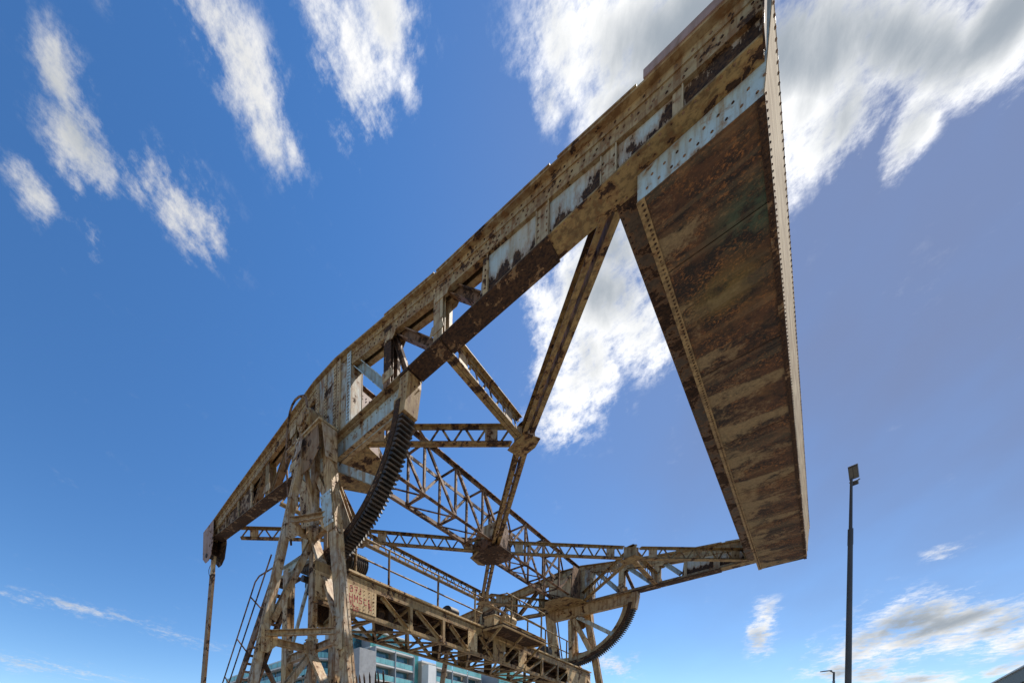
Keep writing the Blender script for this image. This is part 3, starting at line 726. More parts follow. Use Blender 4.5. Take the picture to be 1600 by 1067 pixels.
# end diaphragms by the beams
for ya, yb, si in ((.14, 1.15, 1), (14.02, 13.0, -1)):
    for x, mt in ((-.46, 'pink' if si > 0 else 'brown'), (-1.42, 'brown')):
        MB().plate([(x, ya, .02), (x, yb, .02), (x, yb, .35), (x, ya + si * .85, 1.5), (x, ya, 1.52)], (-.014, 0, 0)).make('diaphragm_plate', mt, ct)
    MB().plate([(-1.75, ya, -.03), (-.1, ya, -.03), (-.2, ya + si * .8, -.03), (-.55, ya + si * 1.5, -.03), (-1.35, ya + si * 1.5, -.03), (-1.7, ya + si * .8, -.03)], (0, 0, -.018)).make('gusset_plate', 'yellow', ct)
    for y in (ya + si * .62, ya + si * 1.05):
        MB().cuboid(-1.40, -.48, y - .012, y + .012, .02, 1.0).make('diaphragm_plate', 'cream', ct)
    rv = MB()
    for y in frange(ya + si * .1, ya + si * .8, .12): rv.rivets([(-.459, y, 1.4), (-.459, y, 1.33)], V(1, 0, 0), .018)
    for y in frange(ya + si * .1, ya + si * 1.0, .15): rv.rivets([(-.459, y, .1)], V(1, 0, 0), .018)
    rv.make('rivets', 'under', ct, kind='stuff')

# horizontal bracing between the beams: hubs and struts -----------------------
HUB = {'a': (2.25, 3.14), 'b': (2.28, 10.95), 'c': (-.75, MID), 'd': (-3.35, 3.19), 'e': (-3.30, 10.75)}
def hub(x, y, big=False):
    q = MB(); r = .31
    if not big:
        oc = [(x + r * k * math.cos(R(a)), y + r * k * math.sin(R(a))) for a, k in ((12, 1.1), (60, .9), (120, 1.2), (150, 1.0), (205, 1.15), (245, .9), (300, 1.2), (335, .95))]
        q.plate([(px, py, -.012) for px, py in oc], (0, 0, -.016)); o = q.make('hub', 'yellow', BAL)
        MB().plate([(x + (px - x) * .5, y + (py - y) * .5, .435) for px, py in oc], (0, 0, .014)).make('gusset_plate', 'under', o)
        d = V(x + .75, y - MID, 0).normalized(); e = V(-d.y, d.x, 0); c = V(x, y, 0)
        MB().plate([c - d * .26, c + d * .26, c + d * .26 + V(0, 0, .43), c - d * .26 + V(0, 0, .43)], e * .02).make('web_plate', 'cream', o)
        MB().plate([c + e * .03, c + e * .22, c + e * .22 + V(0, 0, .42), c + e * .03 + V(0, 0, .42)], d * .02).make('web_plate', 'cream', o)
        MB().plate([c - e * .01, c - e * .22, c - e * .22 + V(0, 0, .42), c - e * .01 + V(0, 0, .42)], d * .02).make('web_plate', 'cream', o)
        rv = MB()
        for px, py in oc:
            for k in (.62, .82): rv.rivets([(x + (px - x) * k, y + (py - y) * k, -.028)], V(0, 0, -1), .017)
        rv.make('rivets', 'yellow', o, kind='stuff')
    else:
        q.plate([(-.72 + (px + .72) * .74, MID + (py - MID) * .76, -.10) for px, py in ((-.05, MID - .72), (-.05, MID + .62), (-.35, MID + .85), (-1.05, MID + .85), (-1.45, MID + .4), (-1.45, MID - .55), (-.95, MID - .85), (-.35, MID - .85))], (0, 0, -.018)); o = q.make('hub', 'blackish', BAL)
        MB().plate([(-.72 + (px + .72) * .74, MID + (py - MID) * .76, -.10) for px, py in ((-1.46, MID - .55), (-.96, MID - .86), (-1.02, MID - .93), (-1.56, MID - .66), (-1.68, MID + .2), (-1.5, MID + .55), (-1.46, MID + .4))], (0, 0, -.016)).make('gusset_plate', 'yellow', o)
        for xx in (-.40, -1.22):
            MB().plate([(xx, MID - .55, -.09), (xx, MID + .55, -.09), (xx, MID + .55, .10), (xx, MID + .24, .95), (xx, MID - .24, .95), (xx, MID - .55, .10)], (.014, 0, 0)).make('web_plate', 'brown', o)
        for yy in (MID - .50, MID + .50):
            MB().cuboid(-1.20, -.41, yy - .01, yy + .01, -.09, .34).make('web_plate', 'brown', o)
        for yy in (MID - .3, MID + .3):
            MB().cuboid(-1.20, -.41, yy - .01, yy + .01, -.08, .90).make('web_plate', 'cream', o)
        rv = MB()
        for yy in frange(MID - .5, MID + .5, .16): rv.rivets([(-.385, yy, .0), (-.385, yy, .1)], V(1, 0, 0), .018)
        rv.make('rivets', 'brown', o, kind='stuff')
    return o
for k, (x, y) in HUB.items(): hub(x, y, k == 'c')

def lattice(a, b, mt='yellow', z0=.0, z1=.42, step=.26, hb=.15):
    a = V(*a, 0); b = V(*b, 0); q = MB(); up = V(0, 0, 1)
    for z, f in ((z0, 1), (z1, -1)):
        for fx in (1, -1):
            off = (b - a).normalized().cross(up) * .007 * fx
            q.lbar(a + off + up * z, b + off + up * z, hb / 2, .075, .014, fx=fx, fy=f)
    st = q.make('lattice_strut', mt, BAL)
    L_ = (b - a).length; n = max(2, int(round(L_ / step))); up_ = True
    for i in range(n):
        p = lerp(a, b, (i + .12) / n); r_ = lerp(a, b, (i + .88) / n); za, zb = (z0 + .05, z1 - .05) if i % 2 == 0 else (z1 - .05, z0 + .05)
        put_bar('lacing_bar', p + up * za, r_ + up * zb, .012, .05, mt, st)
    for t in (.0, 1.0):
        c = lerp(a, b, min(max(t, .45 / L_), 1 - .45 / L_)); d = (b - a).normalized() * .14
        put_bar('batten', c - d + up * (z0 + z1) / 2, c + d + up * (z0 + z1) / 2, .02, z1 - z0 - .03, 'cream', st)
    return st
def hstrut(a, b, mt='yellow', w=.28, h=.24):
    a = V(*a, .012); b = V(*b, .012); q = MB(); up = V(0, 0, 1); sd = (b - a).normalized().cross(up)
    for k in (1, -1):
        q.cbar(a + sd * k * w * .30 + up * h / 2, b + sd * k * w * .30 + up * h / 2, w * .36 * k, h, .018 * k)
    st = q.make('box_strut', mt, BAL)
    n = int((b - a).length / .42)
    for i in range(n): 
        p = lerp(a, b, (i + .2) / n); r_ = lerp(a, b, (i + .8) / n); k = 1 if i % 2 else -1
        put_bar('lacing_bar', p + sd * k * .09 + up * (h + .01), r_ - sd * k * .09 + up * (h + .01), .05, .012, mt, st)
    return st
yi, yo = YL + .2, YR - .2
trim = lambda p, q, ta, tb: (tuple(lerp((*p, 0), (*q, 0), ta))[:2], tuple(lerp((*p, 0), (*q, 0), 1 - tb))[:2])
def strut(fn, p, q, ra=.30, rb=.30, **k):
    d = (Vector(p) - Vector(q)).length; fn(*trim(p, q, ra / d, rb / d), **k)
h_ = HUB
strut(lattice, (-.35, yi + .1), h_['a'], .1); strut(lattice, (2.32, yi), h_['a'], .0)
strut(hstrut, (4.88, yi), h_['a'], .0); strut(hstrut, h_['a'], h_['c'], .3, .45)
strut(lattice, h_['c'], h_['b'], .45); strut(lattice, h_['b'], (4.95, yo), .3, .0)
strut(lattice, (-.35, yo - .1), h_['b'], .1); strut(lattice, (2.32, yo), h_['b'], .0)
strut(lattice, h_['c'], h_['d'], .45); strut(lattice, h_['d'], h_['e']); strut(hstrut, h_['c'], h_['e'], .5)
strut(lattice, (-5.9, yi), h_['d'], .0, .3, z0=.02, z1=.40); strut(lattice, (-5.9, yo), h_['e'], .0, z0=.02, z1=.40)
strut(lattice, (-1.5, yi + .1), h_['d'], .1); strut(lattice, (-1.5, yo - .1), h_['e'], .1)
strut(lattice, (-3.4, yi), h_['d'], .0); strut(lattice, (-3.4, yo), h_['e'], .0)

# ------------------------------------------------------------------ the two towers
def tower(yc, s, label):
    """s = -1: near tower; o is measured outward from the beam's middle"""
    Y = lambda o: yc + s * o
    t = thing('bridge_tower', label, 'tower', (PX, Y(.6), 0), 'steel towers that carry the balance frame')
    G = -H
    def leg(a, c, w, mt='tower'):
        """battered leg of four plates: two webs, two faces, one face laced with battens"""
        a = V(*a); c = V(*c); d = (c - a).normalized(); up = V(0, 1, 0) if abs(d.y) < .12 else V(1, 0, 0)
        q = MB(); sd = d.cross(up).normalized(); u = sd.cross(d)
        for k in (1, -1):
            q.bar(a + sd * k * (w / 2 - .01), c + sd * k * (w / 2 - .01), .02, w, up)
            for j in (1, -1): q.bar(a + sd * k * (w / 2 + .006) + u * j * (w / 2 - .035), c + sd * k * (w / 2 + .006) + u * j * (w / 2 - .035), .011, .062, up)
        q.bar(a - u * (w / 2 - .012), c - u * (w / 2 - .012), w - .045, .018, up)
        q.bar(a + u * (w / 2 - .012), c + u * (w / 2 - .012), w - .045, .018, up)
        o = q.make('leg', mt, t)
        rv = MB(); n = int((c - a).length / .16)
        for i in range(n):
            p = lerp(a, c, (i + .5) / n)
            for k in (1, -1):
                for j in (1, -1): rv.rivets([p + sd * k * (w / 2 + .011) + u * j * (w / 2 - .035)], sd * k, .013)
        rv.make('rivets', 'brown', o, kind='stuff')
        return o
    y3 = .33
    leg((PX, Y(y3), -.15), (PX, Y(y3), G), .15)                             # upright
    leg((-.42, Y(.42), -.12), (1.08, Y(.52), G), .215)                        # tail leg
    leg((PX - .06, Y(.62), -.12), (PX + .02, Y(2.50), G), .155)               # outrigger
    leg((-2.22, Y(.20), -2.45), (-2.22, Y(.20), G), .22)                     # front column
    leg((-1.05, Y(-.45), -3.3), (-1.05, Y(-.45), G), .26)                     # inner column
    x1 = lambda z: PX - .06 + .08 * (z + .12) / (G + .12); y1 = lambda z: .62 + 1.88 * (z + .12) / (G + .12)
    x2 = lambda z: -.42 + 1.5 * (z + .12) / (G + .12); y2 = lambda z: .42 + .10 * (z + .12) / (G + .12)
    P1 = lambda z: V(x1(z), Y(y1(z)), z); P2 = lambda z: V(x2(z), Y(y2(z)), z); P3 = lambda z: V(PX, Y(y3), z)
    # cap with its skirt plates
    q = MB(); q.cuboid(-1.55, -.26, Y(.27), Y(.78), -.04, .0); q.cuboid(-1.50, -.31, Y(.30), Y(.74), -.085, -.043); q.make('cap', 'cream', t)
    q = MB(); q.plate([(-1.02, Y(.72), -.088), (-.36, Y(.72), -.088), (-.30, Y(.72), -.62), (-.62, Y(.72), -.86), (-1.0, Y(.74), -.90)], (0, s * .014, 0)); q.make('skirt_plate', 'rustbar', t)
    MB().cyl((-.66, Y(.737), -.32), (-.66, Y(.731), -.32), .07, 16).make('hole_shade', 'blackish', t)  # dark disc on the solid plate, painted as the shade inside a hole
    q = MB(); q.plate([(-.25, Y(.30), -.088), (-.25, Y(.72), -.088), (-.16, Y(.66), -.85), (-.16, Y(.34), -.85)], (.014, 0, 0)); q.make('skirt_plate', 'tower', t)
    for pts in ([(-1.10, Y(.80), -.1), (-.82, Y(.80), -.1), (-.82, Y(.86), -.45), (-1.10, Y(.86), -.52)],):
        MB().plate(pts, (0, s * .012, 0)).make('gusset', 'tower', t)
    # bearing of the rocking axle on the cap
    q = MB(); q.cuboid(-1.34, -.60, Y(.30), Y(.70), .003, .10); q.cyl((PX, Y(.30), .40), (PX, Y(.66), .40), .27, 20); q.cuboid(-1.22, -.72, Y(.33), Y(.64), .1, .38); be = q.make('bearing', 'chord', t)
    q = MB(); q.cyl((PX, Y(.66), .40), (PX, Y(.72), .40), .235, 20); q.cyl((PX, Y(.72), .40), (PX, Y(.77), .40), .13, 16)
    for i in range(8): q.cyl((PX + .185 * math.cos(i * .785), Y(.72), .40 + .185 * math.sin(i * .785)), (PX + .185 * math.cos(i * .785), Y(.745), .40 + .185 * math.sin(i * .785)), .025, 6)
    q.make('bearing_cap', 'chord', be)
    q = MB(); q.cyl((PX, Y(.18), .40), (PX, Y(.30), .40), .20, 18); q.cyl((PX - .05, Y(.45), .64), (PX - .05, Y(.45), .80), .12, 12, .07); q.make('axle', 'gear', be)
    for x in (-1.27, -.68):
        for o in (.36, .64): MB().cyl((x, Y(o), .1), (x, Y(o), .16), .035, 6).make('bolt', 'gear', be)
    # bracing
    LV = [-2.07, -4.69, -7.2]
    up = (0, 0, 1)
    for z in LV:
        a, b, c = P1(z), P2(z), P3(z)
        MB().cbar(lerp(a, b, .06) + V(0, 0, .06), lerp(a, b, .94) + V(0, 0, .06), .09, .13, .014).make('strut', 'tower', t)
        MB().ibar(lerp(a, c, .1) - V(0, 0, .06), lerp(a, c, .9) - V(0, 0, .06), .12, .15, .014).make('strut', 'tower', t)
        MB().ibar(lerp(c, b, .1) - V(0, 0, .06), lerp(c, b, .9) - V(0, 0, .06), .12, .15, .014).make('strut', 'tower', t)
        for p, d1 in ((a, V(0, -s, 0)), (c, V(0, s, 0)), (c, V(1, 0, 0)), (b, V(-1, 0, 0))):
            n = V(1, 0, 0) if abs(d1.y) > .5 else V(0, s, 0)
            off = n * (.094 if p is c else (.126 if p is b else .096))
            MB().plate([p + off + d1 * .05 + V(0, 0, .2), p + off + d1 * .30 + V(0, 0, .03), p + off + d1 * .30 - V(0, 0, .15), p + off + d1 * .05 - V(0, 0, .36), p + off - d1 * .10 - V(0, 0, .36), p + off - d1 * .10 + V(0, 0, .2)], n * .012).make('gusset', 'tower', t)
    zs = [-.25] + LV + [G + .1]
    for i in range(1, len(zs) - 1):
        z0, z1 = zs[i] - .2, zs[i + 1] + .35
        MB().cbar(P3(z0) + V(.06, s * .1, 0), P1(z1) + V(.06, -s * .1, 0), .13, .15, .014, (1, 0, 0)).make('diagonal', 'tower', t)
        MB().cbar(P3(z0) + V(.12, s * .06, 0), P2(z1) + V(-.1, s * .04, 0), -.06, .24, -.014, (0, 1, 0)).make('diagonal', 'tower', t)
    MB().ibar(P3(-.75) + V(.1, s * .02, 0), P2(-1.75) + V(-.1, 0, 0), .14, .12, .012, (0, 1, 0)).make('diagonal', 'tower', t)
    MB().plate([P2(-1.55) + V(-.26, s * .135, 0), P2(-1.55) + V(.10, s * .135, 0), P2(-2.3) + V(.10, s * .135, 0), P2(-2.3) + V(-.20, s * .135, 0)], (0, s * .012, 0)).make('gusset', 'blue', t)
    MB().bar(P1(-.3), P3(-1.6), .09, .09, (1, 0, 0)).make('diagonal', 'tower', t)
    # beam from the upright to the front column, and its knee braces
    MB().ibar((-2.5, Y(.20), -2.42), (PX - .14, Y(.20), -2.42), .2, .24, .016).make('strut', 'blue', t)
    MB().ibar((-2.06, Y(.20), -4.75), (PX - .14, Y(.28), -4.75), .16, .2, .014).make('strut', 'tower', t)
    MB().bar((-2.05, Y(.20), -4.5), (PX - .16, Y(.22), -2.7), .07, .07).make('diagonal', 'blue', t)
    MB().bar((-2.05, Y(.20), -7.2), (PX - .16, Y(.26), -5.1), .09, .09).make('diagonal', 'tower', t)
    MB().bar(P1(-4.95) + V(-.14, 0, 0), V(-2.2, Y(.36), -5.75), .09, .09).make('diagonal', 'brown', t)
    rv = MB()
    for z in LV:
        p = P3(z)
        for dz in (.1, 0, -.1, -.22, -.32):
            for k in (.12, .26): rv.rivets([p + V(.106, s * k, dz)], V(1, 0, 0), .016); rv.rivets([p + V(k, s * .106, dz)], V(0, s, 0), .016)
        p = P1(z)
        for dz in (.1, 0, -.1, -.22, -.32): rv.rivets([p + V(.108, 0, dz), p + V(.108, -s * .14, dz)], V(1, 0, 0), .016)
    for z in frange(-1.62, -2.22, .12):
        for k in (-.25, -.12, .02, .12): rv.rivets([P2(z) + V(k * .8, s * .147, 0)], V(0, s, 0), .016)
    for x in frange(-.95, -.42, .13): rv.rivets([(x, Y(.736), -.13)], V(0, s, 0), .014)
    for z in frange(-.2, -.6, .1): rv.rivets([(-.36, Y(.736), z)], V(0, s, 0), .014)
    rv.make('rivets', 'brown', t, kind='stuff')
    # bent conduit over the bearing
    pts = [(x, Y(.62), z) for x, z in ((-1.50, -2.2), (-1.62, -1.37), (-1.80, .0), (-1.79, .6), (-1.75, .90), (-1.68, 1.08), (-1.58, 1.19), (-1.45, 1.23), (-1.30, 1.20), (-1.08, 1.07), (-1.02, 1.0), (-.97, .86), (-.93, .66))]
    MB().cuboid(-1.80, -1.50, Y(.60), Y(.64), -.03, .0).make('conduit_clip', 'brown', t)
    MB().tube(pts, .028, 7).make('conduit', 'brown', t)
    # spiked guard round the tail leg and upright against climbing
    z = -5.78
    q = MB(); q.bar((PX + .2, Y(.16), z), (1.28, Y(.16), z), .012, .05); q.bar((1.28, Y(.16), z), (1.28, Y(-.5), z), .012, .05)
    gd = q.make('spike_guard', 'blackish', t)
    for i, x in enumerate(frange(PX + .25, 1.25, .135)):
        k = random.uniform(-.05, .05)
        MB().plate([(x - .022, Y(.17), z - .2), (x + .022, Y(.17), z - .2), (x + .022 + k, Y(.19), z + .18), (x + k, Y(.20), z + .27), (x - .022 + k, Y(.19), z + .18)], (0, s * .008, 0)).make('spike', 'blackish', gd)
    return t
tower(YL, -1, 'nearest steel tower of braced battered legs in front, under the left beam')
tower(YR, 1, 'distant steel tower partly hidden behind the walkway, under the right beam')

# ------------------------------------------------------------------ machinery walkway between the towers
WX, WF, WT, WB = -.30, -1.64, -3.0, -3.90
wk = thing('machinery_walkway', 'steel truss walkway with a dark deck and hand railing spanning between the two towers', 'walkway', (PX, MID, 0))
W0, W1 = -.75, 14.9
MB().cuboid(WF + .02, WX - .02, .25, W1, WT - .03, WT).make('deck', 'blackish', wk)
MB().cuboid(WX - .10, WX + .06, .1, W1, WT + .003, WT + .05).make('kerb', 'plate', wk)
for x, k, W0 in ((WX, 1, -.80), (WF, -1, .25)):
    q = MB(); q.cuboid(x - .008, x + .008, W0, W1, WT - .245, WT - .033)
    q.lbar((x + k * .01, W0, WT - .035), (x + k * .01, W1, WT - .035), .07, .07, .012, fx=-k, fy=-1)
    q.lbar((x + k * .01, W0, WT - .245), (x + k * .01, W1, WT - .245), .08, .07, .012, fx=-k, fy=1)
    o = q.make('top_chord', 'walk', wk)
    q = MB(); q.lbar((x, W0, WB), (x, W1, WB), .10, .09, .014, fx=-k, fy=1); q.cuboid(x - .09 * k, x - .003 * k, W0, W1, WB - .012, WB - .002); q.make('bottom_chord', 'walk', wk)
    f = 'plate'
    for ya, yb in ((W0, 1.02), (4.95, 5.45), (8.12, 8.68), (12.35, W1)):
        q = MB(); q.cuboid(x - .006, x + .012 * k, ya, yb, WB + .093, WT - .248); q.make('end_plate', f if k > 0 else 'blackish', wk)
    q = MB(); q.cuboid(x - .006, x + .012 * k, 6.40, 7.20, WB + .093, WT - .248); q.make('end_plate', 'walk', wk)
    for y in (2.29, 3.70, 9.95, 11.33): MB().cbar((x, y, WB + .02), (x, y, WT - .246), .11, .07, .012, up=(k, 0, 0)).make('post', 'walk', wk)
    for ya, za, yb, zb in ((1.2, 1, 2.18, 0), (2.5, 1, 3.58, 0), (3.95, 1, 4.88, 0), (5.6, 1, 6.35, 0), (7.3, 0, 8.0, 1), (8.75, 0, 9.85, 1), (10.05, 0, 11.1, 1), (11.42, 0, 12.3, 1)):
        z = lambda b: WT - .26 if b else WB + .08
        MB().lbar((x, ya, z(za)), (x, yb, z(zb)), .09, .07, .012, up=(k, 0, 0)).make('diagonal', 'walk', wk)
    for y in (2.24, 3.64, 4.93, 8.72, 9.98, 11.36):
        MB().plate([(x + .02 * k, y - .16, WB + .02), (x + .02 * k, y + .14, WB + .02), (x + .02 * k, y + .14, WB + .17), (x + .02 * k, y - .12, WB + .20)], (.01 * k, 0, 0)).make('gusset', 'walk', wk)
# lateral bars underneath
W0 = .25
ys = [.45, 1.0, 2.29, 3.70, 5.2, 6.8, 8.4, 9.95, 11.33, 12.6, 14.6]
for i, y in enumerate(ys):
    put_bar('cross_tie', (WX - .1, y, WB + .03), (WF + .1, y, WB + .03), .08, .06, 'walk', wk)
    put_bar('deck_beam', (WX - .02, y, WT - .12), (WF + .02, y, WT - .12), .10, .17, 'blackish', wk)
    put_bar('sway_bar', (WX - .05, y, WB + .1), (WF + .05, y, WT - .25), .06, .05, 'walk', wk); put_bar('sway_bar', (WF + .05, y, WB + .1), (WX - .05, y, WT - .25), .06, .05, 'walk', wk)
    if i < len(ys) - 1:
        y2 = ys[i + 1]
        put_bar('lateral_bar', (WX - .08, y, WB + .035), (WF + .08, y2, WB + .035), .06, .05, 'walk', wk); put_bar('lateral_bar', (WF + .08, y, WB + .02), (WX - .08, y2, WB + .02), .06, .05, 'walk', wk)
for x in (-.75, -1.2): MB().bar((x, W0, WT - .1), (x, W1, WT - .1), .08, .13).make('joist', 'blackish', wk)
q = MB(); q.cyl((PX, .4, -3.42), (PX, 13.6, -3.42), .075, 12)
for y in (1.6, 4.3, 6.0, 8.2, 10.6, 12.8): q.cyl((PX, y, -3.42), (PX, y + .22, -3.42), .20, 14); q.cuboid(PX - .25, PX + .25, y + .3, y + .5, -3.8, -3.25)
q.make('drive_shaft', 'blackish', wk)
# platform jutting out in the middle
P0, P1_ = 5.70, 8.58
MB().cuboid(WX + .062, .42, P0, P1_, WT - .05, WT - .01).make('platform_deck', 'blackish', wk)
q = MB(); q.cbar((.43, P0, WT - .03), (.43, P1_, WT - .03), .07, .16, .012); q.cuboid(WX + .065, .39, P0 - .01, P0 + .012, WT - .12, WT - .053); q.cuboid(WX + .065, .39, P1_ - .012, P1_ + .01, WT - .12, WT - .053); q.make('platform_edge', 'plate', wk)
for y in (P0 + .05, 7.1, P1_ - .05):
    MB().bar((.36, y, WT - .07), (WX + .03, y, WB + .25), .06, .06).make('platform_bracket', 'walk', wk)
MB().cuboid(WX + .02, WX + .028, 7.05, 7.2, WB + .25, WT - .5).make('notice_board', 'render', wk)
# railing
q = MB(); zt, zm = WT + .95, WT + .46
for a, b in (((WX, .1), (WX, 5.72)), ((.41, 5.9), (.41, 8.5)), ((WX, 8.25), (WX, 12.6))):
    for z in (zt, zm): q.tube([(a[0], a[1], z), (b[0], b[1], z)], .021, 7)
for y in (5.72,):
    q.tube([(WX, y, zt), (.41, y + .18, zt - .02)], .021, 7); q.tube([(WX, 8.30, zt), (.41, 8.5, zt)], .021, 7)
rl = q.make('hand_rail', 'yellow', wk)
for x, y in ((WX, .34), (WX, 1.45), (WX, 3.44), (WX, 5.3), (.41, 6.2), (.41, 8.27), (WX, 8.75), (WX, 10.22), (WX, 12.22)):
    q = MB(); q.cyl((x, y, WT + .05 if x < 0 else WT - .01), (x, y, zt + .01), .029, 8); q.cuboid(x - .05, x + .05, y - .05, y + .05, WT + .052, WT + .066)
    q.make('rail_post', 'yellow', rl)
# rivets
rv = MB()
for y in frange(W0, W1, .17): rv.rivets([(WX + .009, y, WT - .10)], V(1, 0, 0), .014)
for y in (.62, .78, .93):
    for z in frange(WB + .16, WT - .3, .085): rv.rivets([(WX + .013, y, z)], V(1, 0, 0), .017)
for ya in (5.02, 5.38, 8.2, 8.6, 12.45, 13.2):
    for z in frange(WB + .16, WT - .3, .1): rv.rivets([(WX + .013, ya, z)], V(1, 0, 0), .015)
for y in frange(-.6, .5, .28): rv.rivets([(WX + .013, y, WB + .15), (WX + .013, y, WT - .33)], V(1, 0, 0), .016)
rv.make('rivets', 'brown', wk, kind='stuff')
# sprayed scrawl on the end plate: flat strokes of red paint
gx = WX + .0145
def strokes(q, sets, y0, z0, sc):
    for st in sets:
        for (a, b), (c, d) in zip(st, st[1:]):
            p = V(gx, y0 + a * sc, z0 + b * sc); r_ = V(gx, y0 + c * sc, z0 + d * sc); t_ = (r_ - p).normalized(); n_ = V(1, 0, 0).cross(t_) * .011
            q.add([p - n_ - t_ * .006, r_ - n_ + t_ * .006, r_ + n_ + t_ * .006, p + n_ - t_ * .006], [(0, 1, 2, 3)]); 
GL = {'O': [[(.1, 0), (.5, .05), (.6, .5), (.4, .95), (.1, .85), (0, .4), (.1, 0)]], '7': [[(0, .9), (.6, .95), (.3, 0)], [(.15, .5), (.55, .5)]], 'A': [[(0, 0), (.05, .95), (.5, .9), (.55, 0)], [(.03, .5), (.55, .5)]],
      'M': [[(0, 0), (0, 1), (.3, .4), (.6, 1), (.6, 0)]], 'H': [[(0, 0), (0, 1)], [(.5, 0), (.5, 1)], [(0, .5), (.5, .55)]], 'S': [[(.5, .9), (.1, .85), (.1, .55), (.5, .45), (.45, .08), (0, .05)]], 'C': [[(.5, .9), (.1, .8), (0, .4), (.15, .05), (.55, .1)]], 'L': [[(0, 1), (.02, 0), (.5, .05)]], 'J': [[(.4, 1), (.4, .1), (.1, 0), (0, .25)]]}
q = MB()
for word, y0, z0, sc in (('O7J', .17, WT - .42, .15), ('AHMSCL', .02, WT - .63, .16), ('AHL', .06, WT - .72, .10), ('OS', .28, WT - .83, .11), ('L', .80, WT - .70, .13)):
    for i, ch in enumerate(word): strokes(q, GL[ch], y0 + i * sc * .92, z0, sc)
q.make('graffiti', 'graffiti', wk)

# machines standing on the walkway
def motor(y, x, r, ln, label, fins, z=WT):
    t = thing('electric_motor', label, 'motor', (x, y, z + H), 'drive motors on the walkway')
    q = MB(); q.cyl((x, y - ln / 2, z + r + .08), (x, y + ln / 2, z + r + .08), r, 20); q.cyl((x, y + ln / 2, z + r + .08), (x, y + ln / 2 + .09, z + r + .08), r * .82, 18, r * .4); q.cyl((x, y - ln / 2 - .07, z + r + .08), (x, y - ln / 2, z + r + .08), r * .5, 18, r * .85)
    q.make('casing', 'gear', t)
    for k in (-1, 1): MB().cuboid(x - r * .8, x + r * .8, y + k * ln * .3 - .05, y + k * ln * .3 + .05, z + .003, z + .12).make('foot', 'gear', t)
    if fins:
        for i in range(9):
            yy = y - ln / 2 + ln * (i + .5) / 9; MB().cyl((x, yy - .012, z + r + .08), (x, yy + .012, z + r + .08), r + .022, 20).make('cooling_fin', 'gear', t)
    return t
motor(.62, -.72, .27, .55, 'dark finned motor drum on the walkway deck right beside the near tower', True, WT + .10)
motor(4.6, -.72, .20, .40, 'small dark drum on the walkway deck just left of the middle platform', False)
motor(10.9, -.62, .22, .35, 'small dark drum on the walkway deck between the middle platform and far tower', False)
t = thing('gear_box', 'pale square cast box standing on the middle platform of the walkway', 'gearbox', (-.1, 5.95, WT + H))
q = MB(); q.cuboid(-.28, .06, 5.82, 6.12, WT + .0, WT + .34); q.make('case', 'plate', t)
MB().cuboid(-.31, .09, 5.79, 6.15, WT + .342, WT + .372).make('lid', 'plate', t)
MB().cyl((-.1, 6.12, WT + .18), (-.1, 6.2, WT + .18), .07, 12).make('shaft_end', 'gear', t)
t = thing('brake_unit', 'rusty riveted brake unit with a rounded drum lying on the middle platform of the walkway', 'machine', (.1, 6.45, WT + H))
q = MB(); q.cuboid(-.9, .30, 6.30, 6.36, WT, WT + .26); q.cuboid(-.9, .30, 6.62, 6.68, WT, WT + .26); q.cuboid(-.85, .1, 6.363, 6.617, WT + .0, WT + .16); q.make('bed', 'walk', t)
q = MB(); q.cyl((.18, 6.22, WT + .27), (.18, 6.70, WT + .27), .16, 18); q.cyl((.18, 6.12, WT + .27), (.18, 6.22, WT + .27), .08, 14); q.make('drum', 'plate', t)
for i in range(7): MB().cuboid(-.82 + i * .13, -.76 + i * .13, 6.36, 6.62, WT + .163, WT + .29).make('rib', 'brown', t)
MB().cyl((.18, 6.70, WT + .27), (.18, 6.76, WT + .27), .11, 14).make('drum_end', 'pink', t)
# pinions meshing with the segments
for yc, s, lb in ((YL, -1, 'dark toothed pinion under the near segment at the left end of the walkway'), (YR, 1, 'dark toothed pinion under the far segment at the right end of the walkway')):
    t = thing('drive_pinion', lb, 'gear wheel', (PX - .2, yc, -3.1 + H), 'pinions that turn the gear segments')
    q = MB(); q.cyl((PX - .2, yc - .24, -3.06), (PX - .2, yc + .24, -3.06), .27, 20); q.cyl((PX - .2, yc - .5, -3.06), (PX - .2, yc + .5, -3.06), .08, 12); q.make('hub', 'gear', t)
    for i in range(16):
        a = i * math.pi / 8; c = V(PX - .2 + .30 * math.cos(a), yc, -3.06 + .30 * math.sin(a)); MB().bar(c - V(0, .2, 0), c + V(0, .2, 0), .06, .055, (math.cos(a), 0, math.sin(a))).make('tooth', 'gear', t)
    MB().cuboid(PX - .6, PX + .2, yc - s * .62, yc - s * .42, -3.35, -2.92).make('bearing_block', 'blackish', t)

